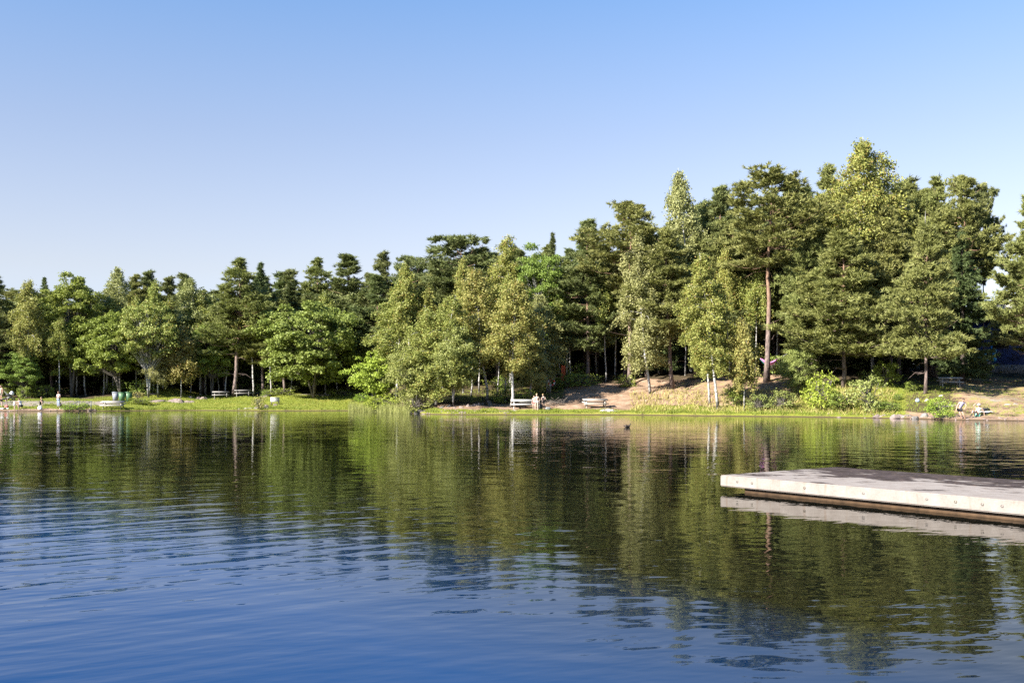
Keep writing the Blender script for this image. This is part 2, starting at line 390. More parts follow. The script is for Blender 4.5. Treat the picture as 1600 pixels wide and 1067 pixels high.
def ground_mat():
    m, nt, p, o = mat('shore_ground')
    a = nd(nt, 'ShaderNodeVertexColor', layer_name='cover')
    s = nd(nt, 'ShaderNodeSeparateColor'); nt.links.new(a.outputs[0], s.inputs[0])
    c = gpos(nt)
    n1 = noise(nt, c, 0.9, 6.0, 0.65); n2 = noise(nt, c, 5.0, 5.0, 0.65); n3 = noise(nt, c, 0.35, 3.0)
    fl = ramp(nt, n2, [(0.3, (0.03, 0.022, 0.014)), (0.55, (0.075, 0.055, 0.032)), (0.75, (0.06, 0.075, 0.02))])
    gr = ramp(nt, mth(nt, 'ADD', mth(nt, 'MULTIPLY', n2, .55), mth(nt, 'MULTIPLY', n3, .45)), [(0.3, (0.10, 0.125, 0.016)), (0.48, (0.175, 0.19, 0.026)), (0.66, (0.25, 0.22, 0.055))])
    di = ramp(nt, n1, [(0.3, (0.13, 0.08, 0.05)), (0.5, (0.27, 0.18, 0.12)), (0.7, (0.37, 0.27, 0.195))])
    pa = ramp(nt, n2, [(0.3, (0.19, 0.155, 0.14)), (0.7, (0.29, 0.245, 0.22))])
    def k(ch, wid=.5):
        return mth(nt, 'MULTIPLY', mth(nt, 'SUBTRACT', mth(nt, 'ADD', s.outputs[ch], mth(nt, 'MULTIPLY', mth(nt, 'SUBTRACT', mth(nt, 'ADD', mth(nt, 'MULTIPLY', n1, .65), mth(nt, 'MULTIPLY', n2, .35)), .5), 2.2)), .38), 4.0, clamp=True)
    x = mixc(nt, k(1), fl, di); x = mixc(nt, k(0), x, gr); x = mixc(nt, k(2), x, pa)
    # wet dark earth just above the water
    z = nd(nt, 'ShaderNodeSeparateXYZ'); nt.links.new(c, z.inputs[0])
    w = nd(nt, 'ShaderNodeMapRange'); w.inputs[1].default_value = 0.10; w.inputs[2].default_value = 0.03
    nt.links.new(z.outputs[2], w.inputs[0])
    x = mixc(nt, w.outputs[0], x, (0.07, 0.05, 0.03))
    nt.links.new(x, p.inputs['Base Color']); p.inputs['Roughness'].default_value = 0.95; p.inputs['Specular IOR Level'].default_value = 0.15
    bump(nt, p, n2, 0.9, 0.06)
    return m
M['ground'] = ground_mat()
ground()

# ------------------------------------------------------------------ water
def water_mat():
    m, nt, p, o = mat('lake_water')
    P = gpos(nt)
    def grad(scale, sx, sy, rot, amp, detail=2.0, off=0.0, rough=.5, eps=0.02):
        """slope of a noise height field, by differences"""
        outs = []
        hs_ = []
        for dx, dy in ((0, 0), (eps, 0), (0, eps)):
            q = vmth(nt, 'ADD', P, (dx, dy, 0))
            mm = nd(nt, 'ShaderNodeMapping', vector_type='TEXTURE'); mm.inputs['Rotation'].default_value = (0, 0, rot); mm.inputs['Scale'].default_value = (1/sx, 1/sy, 1); mm.inputs['Location'].default_value = (off, off*.7, 0)
            nt.links.new(q, mm.inputs['Vector'])
            hs_.append(noise(nt, mm.outputs[0], scale, detail, rough))
        gx = mth(nt, 'MULTIPLY', mth(nt, 'SUBTRACT', hs_[1], hs_[0]), amp/eps)
        gy = mth(nt, 'MULTIPLY', mth(nt, 'SUBTRACT', hs_[2], hs_[0]), amp/eps)
        c = nd(nt, 'ShaderNodeCombineXYZ'); nt.links.new(gx, c.inputs[0]); nt.links.new(gy, c.inputs[1])
        return c.outputs[0]
    sp = nd(nt, 'ShaderNodeSeparateXYZ'); nt.links.new(P, sp.inputs[0])
    small = grad(2.6, 0.40, 1.3, 0.10, 0.0055, 2.0, 3.0)
    mid = grad(0.9, 0.72, 1.15, -0.25, 0.020, 2.5, 9.0)
    # patches of livelier and calmer water
    patch = nd(nt, 'ShaderNodeMapRange'); patch.inputs[1].default_value = .35; patch.inputs[2].default_value = .68; patch.inputs[3].default_value = .35; patch.inputs[4].default_value = 1.25
    nt.links.new(noise(nt, P, 0.11, 2.0), patch.inputs[0])
    tot = vmth(nt, 'MULTIPLY', vmth(nt, 'ADD', small, mid), (1, 1, 1))
    sc1 = nd(nt, 'ShaderNodeVectorMath', operation='SCALE'); nt.links.new(tot, sc1.inputs[0]); nt.links.new(patch.outputs[0], sc1.inputs['Scale'])
    # wake: trains of ripples running in from the left
    wk = grad(1.9, 1.0, 0.22, R(-55), 0.022, 2.5, 21.0)
    mk = nd(nt, 'ShaderNodeMapRange'); mk.inputs[1].default_value = 1.5; mk.inputs[2].default_value = -4.0
    nt.links.new(sp.outputs[0], mk.inputs[0])
    mk2 = nd(nt, 'ShaderNodeMapRange'); mk2.inputs[1].default_value = 27.0; mk2.inputs[2].default_value = 17.0
    nt.links.new(sp.outputs[1], mk2.inputs[0])
    ws = nd(nt, 'ShaderNodeVectorMath', operation='SCALE'); nt.links.new(wk, ws.inputs[0]); nt.links.new(mth(nt, 'MULTIPLY', mk.outputs[0], mk2.outputs[0]), ws.inputs['Scale'])
    fine = grad(5.5, 1.0, 0.3, R(-62), 0.0040, 2.0, 5.0, eps=.01)
    fm = nd(nt, 'ShaderNodeMapRange'); fm.inputs[1].default_value = .42; fm.inputs[2].default_value = .62
    nt.links.new(noise(nt, P, 0.35, 2.0), fm.inputs[0])
    fs = nd(nt, 'ShaderNodeVectorMath', operation='SCALE'); nt.links.new(fine, fs.inputs[0]); nt.links.new(fm.outputs[0], fs.inputs['Scale'])
    tot = vmth(nt, 'ADD', vmth(nt, 'ADD', sc1.outputs[0], ws.outputs[0]), fs.outputs[0])
    nrm = vmth(nt, 'NORMALIZE', vmth(nt, 'SUBTRACT', (0, 0, 1), tot))
    nt.links.new(nrm, p.inputs['Normal'])
    # sky reflection blue painted into the near left water, fading towards the tree reflections
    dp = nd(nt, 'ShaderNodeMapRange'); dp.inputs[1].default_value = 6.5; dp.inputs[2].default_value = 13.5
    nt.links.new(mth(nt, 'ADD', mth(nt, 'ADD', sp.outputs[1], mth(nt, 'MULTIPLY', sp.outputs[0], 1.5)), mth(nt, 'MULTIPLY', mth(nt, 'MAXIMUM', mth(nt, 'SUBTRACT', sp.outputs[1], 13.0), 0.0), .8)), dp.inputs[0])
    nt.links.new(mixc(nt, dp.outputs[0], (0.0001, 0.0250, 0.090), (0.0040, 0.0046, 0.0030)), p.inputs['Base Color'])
    p.inputs['Roughness'].default_value = 0.02; p.inputs['IOR'].default_value = 1.21
    return m
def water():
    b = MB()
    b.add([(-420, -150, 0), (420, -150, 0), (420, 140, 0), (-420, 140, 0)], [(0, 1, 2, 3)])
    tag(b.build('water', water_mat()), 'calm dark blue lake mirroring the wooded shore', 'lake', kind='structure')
water()

# ------------------------------------------------------------------ tree makers (prototypes, never linked; copied below)
def leaf_quads(c, nrm, size, rs, aspect=0.62):
    n = len(c)
    t = rs.normal(size=(n, 3)); t -= nrm*np.sum(t*nrm, 1)[:, None]; t /= np.linalg.norm(t, axis=1)[:, None] + 1e-9
    b = np.cross(nrm, t); s = size[:, None]
    v = np.stack((c - t*s, c + b*s*aspect + nrm*s*.12, c + t*s, c - b*s*aspect + nrm*s*.12), 1).reshape(-1, 3)
    i = np.arange(n)[:, None]*4
    return v, np.concatenate((i, i+1, i+2, i+3), 1)
def unit(v): return v/(np.linalg.norm(v, axis=-1, keepdims=True)+1e-9)
def needles(c, d, L, rs, m=12, w=0.03, spread=.85):
    n = len(c)
    dd = unit(np.repeat(d, m, 0)*.75 + rs.normal(size=(n*m, 3))*spread*.6)
    cc = np.repeat(c, m, 0) + rs.normal(size=(n*m, 3))*.04
    LL = np.repeat(L, m)*rs.uniform(.6, 1.15, n*m)
    sd = unit(np.cross(dd, rs.normal(size=(n*m, 3))))
    v = np.stack((cc - sd*w, cc + sd*w, cc + dd*LL[:, None]), 1).reshape(-1, 3)
    i = np.arange(n*m)[:, None]*3
    return v, np.concatenate((i, i+1, i+2), 1)
def proto(name, parts):
    root = bpy.data.objects.new(name, None); root.empty_display_size = .5
    for nm, mb, mt, sm in parts:
        o = mb.build(nm, mt, link=False, smooth=sm); o.parent = root
    return root
def stem_path(rs, H, lean=0.0, n=9, wob_=.012, az=None):
    az = rs.uniform(0, 6.28) if az is None else az
    z = np.linspace(0, 1, n); off = np.cumsum(rs.normal(size=(n, 2))*wob_*H/3, 0); off -= off[0]
    x = off[:, 0] + lean*H*math.cos(az)*z**1.2; y = off[:, 1] + lean*H*math.sin(az)*z**1.2
    return np.stack((x, y, z*H), 1)
def ipath(path, t):
    k = np.linspace(0, 1, len(path)); return np.array([np.interp(t, k, path[:, i]) for i in range(3)])

def make_pine(seed, H=18., base=.35, Rad=3.6, shape='full', mt='needle', dens=1.0, dead=True):
    rs = np.random.RandomState(seed); tr = MB(); cr = MB()
    P = stem_path(rs, H, rs.uniform(0, .02), 11, .008)
    tr.tube(P, np.interp(np.linspace(0, 1, 11), [0, .04, .5, 1], [H*.0118, H*.0086, H*.0058, .02]), 9)
    z = base*H; cs, ds, Ls = [], [], []
    # lopsided: a slowly changing reach in each direction
    ph = rs.uniform(0, 6.28, 3)
    while z < H*.985:
        t = (z - base*H)/(H*(1-base))
        if shape == 'full': pr = min(1, .62+1.6*t)*(1-t)**.9*1.08
        elif shape == 'cone': pr = (1-t)**.85*min(1, .8+t)
        elif shape == 'umbrella': pr = min(1, .45+1.3*t)*max(0, 1-t**2)**.7
        else: pr = min(1, .7+t)*(1-t**1.8)**.8
        for b in range(rs.randint(4, 8) if t < .6 else rs.randint(2, 5)):
            az = rs.uniform(0, 6.28)
            side = 1 + .28*math.sin(az+ph[0]+t*5) + .12*math.sin(2*az+ph[1])
            L = max(.35, Rad*pr*side*rs.uniform(.5, 1.22))
            el = np.interp(t, [0, .5, 1], [rs.uniform(-.22, .15), rs.uniform(0, .4), rs.uniform(.6, 1.15)])
            k = np.linspace(0, 1, 6); up = rs.uniform(.05, .3)
            rr = L*k; hz = L*(math.sin(el)*k + up*k**2.2 - .10*np.sin(k*3.14)); rr = rr*math.cos(el); hz = np.minimum(hz, max(.05, (H-z)*.8))
            o = ipath(P, min(.99, (z + rs.normal()*.24)/H))
            wig = np.cumsum(rs.normal(size=6)*.05)*L*.5; wig[0] = 0
            bp = np.stack((o[0]+rr*math.cos(az)-wig*math.sin(az), o[1]+rr*math.sin(az)+wig*math.cos(az), o[2]+hz), 1)
            tr.tube(bp, np.linspace(.012+L*.012, .008, 6), 4, cap=False)
            if t < .93 and rs.uniform() < .13: continue
            ns = int((3 + L*3.3)*dens); per = 6; n = ns*per
            f = rs.uniform(.30, 1.02, ns)**.7
            q = np.array([np.interp(f, k, bp[:, i]) for i in range(3)]).T
            lat = rs.normal(size=ns)*L*.24*np.clip(1.25-np.abs(f-.72), .2, 1)
            q[:, 0] += -lat*math.sin(az); q[:, 1] += lat*math.cos(az); q[:, 2] += np.abs(rs.normal(size=ns))*.12 - .02 + np.abs(lat)*.14
            q = np.repeat(q, per, 0) + rs.normal(size=(n, 3))*np.array((.20, .20, .10)); lat = np.repeat(lat, per)
            dr = np.stack((np.cos(az)*np.ones(n)*.7 - np.sign(lat)*math.sin(az)*.5, math.sin(az)*np.ones(n)*.7+np.sign(lat)*math.cos(az)*.5, np.full(n, .75)), 1)
            cs.append(q); ds.append(unit(dr)); Ls.append(rs.uniform(.28, .46, n))
        z += rs.uniform(.42, .74)*max(.55, H/18)*(1-.3*t)
    k_ = rs.uniform(.955, 1.0, 26); ld = np.array([ipath(P, x) for x in k_]) + rs.normal(size=(26, 3))*.08
    cs.append(ld); ds.append(unit(np.array((0, 0, 1.)) + rs.normal(size=(26, 3))*.45)); Ls.append(rs.uniform(.28, .46, 26))
    if dead:
        for _ in range(9):
            z = rs.uniform(.12, base+.15)*H; az = rs.uniform(0, 6.28); L = rs.uniform(.4, 1.8); o = ipath(P, z/H)
            tr.tube([o, o+np.array((math.cos(az)*L*.6, math.sin(az)*L*.6, rs.uniform(-.2, .25)*L)), o+np.array((math.cos(az)*L, math.sin(az)*L, rs.uniform(-.35, .3)*L))], [.03, .02, .006], 4, cap=False)
    c = np.concatenate(cs); d = np.concatenate(ds); L = np.concatenate(Ls)
    v, f = needles(c, d, L, rs, 13, .040); cr.arr(v, f)
    # inner fill of needle tufts so pads read as dense
    return proto('pine_tree', [('trunk', tr, M['bark_pine'], True), ('crown', cr, M[mt], False)]), H, Rad*.80

def make_spruce(seed, H=18., Rad=2.6, base=.06, mt='spruce'):
    rs = np.random.RandomState(seed); tr = MB(); cr = MB()
    P = stem_path(rs, H, 0, 9, .003); tr.tube(P, np.linspace(H*.012, .015, 9), 8)
    z = base*H; cs, ds = [], []
    while z < H*.99:
        t = (z-base*H)/(H*(1-base)); pr = (1-t)**.9*min(1, .75+t*1.5)
        for b in range(rs.randint(4, 7)):
            az = rs.uniform(0, 6.28); L = max(.07, Rad*pr*rs.uniform(.7, 1.15))
            k = np.linspace(0, 1, 5); dz = L*(.12*k - .42*(1-t)*k**1.3 + .22*k**4)
            o = ipath(P, z/H)
            bp = np.stack((o[0]+L*k*math.cos(az), o[1]+L*k*math.sin(az), o[2]+dz), 1)
            tr.tube(bp, np.linspace(.02, .006, 5), 3, cap=False)
            n = int(3+L*17); f = rs.uniform(.15, 1.02, n)
            q = np.array([np.interp(f, k, bp[:, i]) for i in range(3)]).T
            lat = rs.normal(size=n)*L*.14*(1.1-f)
            q[:, 0] -= lat*math.sin(az); q[:, 1] += lat*math.cos(az); q[:, 2] -= np.abs(rs.normal(size=n))*.14
            cs.append(q); ds.append(unit(np.stack((np.full(n, math.cos(az)), np.full(n, math.sin(az)), rs.uniform(-.9, .25, n)), 1)))
        z += rs.uniform(.28, .42)
    c = np.concatenate(cs); d = np.concatenate(ds)
    v, f = needles(c, d, rs.uniform(.22, .36, len(c)), rs, 13, .032); cr.arr(v, f)
    return proto('spruce_tree', [('trunk', tr, M['bark_dark'], True), ('crown', cr, M[mt], False)]), H, Rad*.9

def make_birch(seed, H=16., base=.22, Rad=2.6, mt='birch', stems=1, lean=.05, dens=1.0, weep=1.0, name='birch_tree'):
    rs = np.random.RandomState(seed); cr = MB(); parts = []; cs = []; ns = []
    for sidx in range(stems):
        tr = MB(); Hs = H*(1 if sidx == 0 else rs.uniform(.75, .97))
        P = stem_path(rs, Hs, lean if stems == 1 else rs.uniform(.06, .16), 11, .014, az=None if stems == 1 else sidx*6.28/stems+rs.uniform(-.5, .5))
        r0 = Hs*.0078
        tr.tube(P, np.interp(np.linspace(0, 1, 11), [0, .05, .6, 1], [r0*1.3, r0, r0*.5, .012]), 8)
        nb = int(46*dens/max(1, stems**.6))
        rot = rs.uniform(0, 6.28)
        for b in range(nb):
            t = (b+rs.uniform(0, 1))/nb; z = (base+(1-base)*t*.97)*Hs
            pr = max(.12, math.sin(math.pi*min(1, t*.80+.17))**.75)*(1-.35*t)
            az = rot + b*2.4 + rs.uniform(-.5, .5); L = Rad*pr*rs.uniform(.55, 1.2)*1.1
            el = rs.uniform(.5, 1.0)
            k = np.linspace(0, 1, 6); rr = L*k**.9; hz = L*(math.sin(el)*k*1.15 - .75*weep*k**2.3)
            o = ipath(P, z/Hs); wig = np.cumsum(rs.normal(size=6)*.07)*L*.5; wig[0] = 0
            bp = np.stack((o[0]+rr*math.cos(az)-wig*math.sin(az), o[1]+rr*math.sin(az)+wig*math.cos(az), o[2]+hz), 1)
            tr.tube(bp, np.linspace(.010+L*.009, .006, 6), 4, cap=False)
            nt_ = int(8+L*7)
            f = rs.uniform(.25, 1.0, nt_)**.8
            q = np.array([np.interp(f, k, bp[:, i]) for i in range(3)]).T
            q[:, 0] += rs.normal(size=nt_)*.16*L; q[:, 1] += rs.normal(size=nt_)*.16*L; q[:, 2] += rs.normal(size=nt_)*.16
            for tw in q:                                     # hanging twigs
                tl = rs.uniform(.35, 1.25)*weep; m = int(10+tl*24)
                g = rs.uniform(0, 1, m); dx, dy = rs.normal(size=2)*.28
                pt = tw + np.stack((dx*g, dy*g, -tl*g), 1) + rs.normal(size=(m, 3))*np.array((.15, .15, .10))
                cs.append(pt); ns.append(unit(rs.normal(size=(m, 3)) + np.array((math.cos(az)*.5, math.sin(az)*.5, .45))))
        parts.append(('trunk', tr, M['bark_birch'], True))
    c = np.concatenate(cs); n_ = np.concatenate(ns)
    v, f = leaf_quads(c, n_, rs.uniform(.06, .12, len(c)), rs); cr.arr(v, f)
    return proto(name, parts + [('crown', cr, M[mt], False)]), H, Rad*.98

def make_broad(seed, H=11., Rad=4.5, base=.12, mt='green', stems=3, n_cl=90, leaf=(.08, .16), per=240, bark='bark_grey', name='broadleaf_tree', flat=.9, cl=(.7, 1.35), spread=.5, pw=.55):
    rs = np.random.RandomState(seed); cr = MB(); parts = []; trs = [MB() for _ in range(stems)]; tips = []
    for i in range(stems):
        az = i*6.28/stems + rs.uniform(-.5, .5); rr = Rad*rs.uniform(.15, spread) if stems > 1 else Rad*.04
        k = np.linspace(0, 1, 7); w = np.cumsum(rs.normal(size=(7, 2))*.05, 0)*H*.12; w -= w[0]
        P = np.stack((rr*k**1.1*math.cos(az)+w[:, 0], rr*k**1.1*math.sin(az)+w[:, 1], H*.8*k), 1); tips.append(P)
        trs[i].tube(P, np.linspace(H*.016/stems**.3, .03, 7), 8)
    cs, ns = [], []; ph = rs.uniform(0, 6.28, 4)
    cz = H*(base+1)/2; hz = H*(1-base)/2
    for j in range(n_cl):
        d = unit(rs.normal(size=3)); 
        rad = rs.uniform(0, 1)**.33
        if rad < .45: rad = rs.uniform(.45, 1)
        lump = 1 + .16*math.sin(3*math.atan2(d[1], d[0])+ph[0]) + .12*math.sin(5*d[2]+ph[1])
        prof = 1.0
        c = np.array((d[0]*Rad*rad*lump, d[1]*Rad*rad*lump, cz + d[2]*hz*rad*min(1.05, lump)*flat))
        r = rs.uniform(*cl)
        # limb to the clump
        pi_ = rs.randint(stems); P = tips[pi_]; a = ipath(P, np.clip((c[2]/H)*.9-.16, .30, .95))
        mid = (a+c)/2 + np.array((0, 0, .25))
        trs[pi_].tube([a, mid, c], [.02+H*.0022, .02, .008], 4, cap=False)
        m = int(per*(r/1.0)**2*rs.uniform(.7, 1.2))
        u = unit(rs.normal(size=(m, 3))); u[:, 2] = np.where(u[:, 2] < -.3, -u[:, 2]*rs.uniform(.2, 1, m), u[:, 2])
        pt = c + u*r*(rs.uniform(.35, 1, m)**pw)[:, None]*np.array((1, 1, .62))
        pt += rs.normal(size=(m, 3))*.09
        cs.append(pt); ns.append(unit(u*.7 + rs.normal(size=(m, 3))*.75 + np.array((0, 0, .5))))
    c = np.concatenate(cs); nn = np.concatenate(ns); keep = c[:, 2] > .08
    c = c[keep]; nn = nn[keep]
    v, f = leaf_quads(c, nn, rs.uniform(*leaf, len(c)), rs, .7); cr.arr(v, f)
    return proto(name, [('trunk', t, M[bark], True) for t in trs] + [('crown', cr, M[mt], False)]), H, Rad*1.1

def make_bush(seed, H=2.2, Rad=1.6, mt='green', n_cl=60, leaf=(.06, .12), per=170, name='bush', cl=(.28, .5)):
    return make_broad(seed, H, Rad, .0, mt, 4, n_cl, leaf, per, 'bark_grey', name, 1.0, cl, .7)

PR = {
 'pine_a': make_pine(1, 19, .34, 3.7, 'full', 'needle'),
 'pine_b': make_pine(2, 19, .20, 3.9, 'full', 'needle_dark'),
 'pine_c': make_pine(3, 20, .56, 3.8, 'round', 'needle'),
 'pine_d': make_pine(4, 17, .55, 4.3, 'umbrella', 'needle_dark'),
 'pine_e': make_pine(5, 15, .22, 4.0, 'cone', 'needle', 1.1),
 'pine_f': make_pine(6, 18, .30, 3.0, 'cone', 'needle_dark'),
 'pine_g': make_pine(7, 14, .22, 4.4, 'full', 'needle', 1.1),
 'spruce_a': make_spruce(11, 18, 2.5), 'spruce_b': make_spruce(12, 16, 2.9),
 'birch_a': make_birch(21, 17, .25, 2.8, 'birch'),
 'birch_b': make_birch(22, 16, .18, 2.6, 'birch_pale', lean=.07),
 'birch_c': make_birch(23, 15, .30, 2.8, 'birch_yellow', lean=.06),
 'birch_d': make_birch(24, 14, .12, 3.0, 'birch', stems=2),
 'birch_e': make_birch(25, 18, .2, 4.2, 'birch', weep=.8, dens=1.7),
 'birch_f': make_birch(26, 8, .3, 1.7, 'birch_yellow', dens=.6, lean=.03),
 'birch_g': make_birch(27, 11, .28, 3.0, 'alder', stems=4, dens=1.2, weep=.7),
 'slender': make_birch(28, 12, .52, 1.5, 'birch', dens=.55, lean=.04),
 'aspen': make_broad(31, 16, 3.7, .1, 'green', 2, 290, (.08, .15), 290, 'bark_grey', 'aspen_tree', spread=.3, cl=(.5, 1.0)),
 'birch_green': make_broad(32, 16, 2.7, .2, 'green', 1, 190, (.06, .12), 290, 'bark_birch', 'birch_tree', cl=(.45, .9)),
 'low_a': make_broad(33, 10, 4.0, .2, 'green', 4, 190, (.08, .15), 260, 'bark_grey', 'broadleaf_tree', cl=(.5, .95)),
 'low_b': make_broad(34, 10, 3.2, .36, 'birch', 4, 170, (.07, .13), 260, 'bark_birch', 'alder_tree', spread=.4, cl=(.45, .9)),
 'round': make_broad(35, 11, 5.2, .08, 'maple', 5, 300, (.09, .165), 270, 'bark_grey', 'maple_tree', spread=.6, cl=(.55, 1.05)),
 'small_bright': make_broad(36, 6, 2.6, .06, 'bright', 3, 120, (.08, .14), 200, 'bark_grey', 'maple_tree', cl=(.4, .8)),
 'drape': make_broad(37, 8.5, 3.3, .0, 'alder', 6, 190, (.06, .12), 260, 'bark_grey', 'alder_tree', spread=.6, cl=(.45, .9)),
 'bush_a': make_bush(41, mt='green'), 'bush_b': make_bush(42, mt='bright'), 'bush_c': make_bush(43, mt='alder', H=2.6, Rad=1.7), 'bush_d': make_bush(44, mt='dry', H=1.6, Rad=1.4, n_cl=34, per=90),
 'under': make_bush(45, mt='green', H=1.3, Rad=1.5, n_cl=36, per=110),
}
def plant(kind, u, top=None, w=None, y=None, s=None, u_top=None, label=None, cat='tree', group=None, rz=None, squash=1.0, sink=.06, h=None):
    root0, H, Rad = PR[kind]
    if w and ('pine' in kind or 'spruce' in kind) and group is None: w *= 1.22
    p = at_y(u, y) if y is not None else at_s(u, s)
    hh = h if h is not None else (top_z(top, p.y) - p.z)
    sz = hh/H; sx = (w/F*p.y/2)/Rad if w else sz
    r = root0.copy(); COL.objects.link(r)
    r.location = (p.x, p.y, p.z - sink); r.scale = (sx, sx*squash, sz)
    prs = random.Random(hash((kind, u)) & 0xffff if False else int(u*7+hh*13))
    rot = prs.uniform(0, 6.28) if rz is None else rz
    lean = 0.0
    if u_top is not None: lean = math.atan2((u_top-u)/F*p.y, hh)
    r.rotation_mode = 'XYZ'
    r.rotation_euler = (Matrix.Rotation(lean, 3, 'Y') @ Matrix.Rotation(rot, 3, 'Z')).to_euler()
    for ch in root0.children:
        c = ch.copy(); COL.objects.link(c); c.parent = r
    tag(r, label, cat, group)
    return r

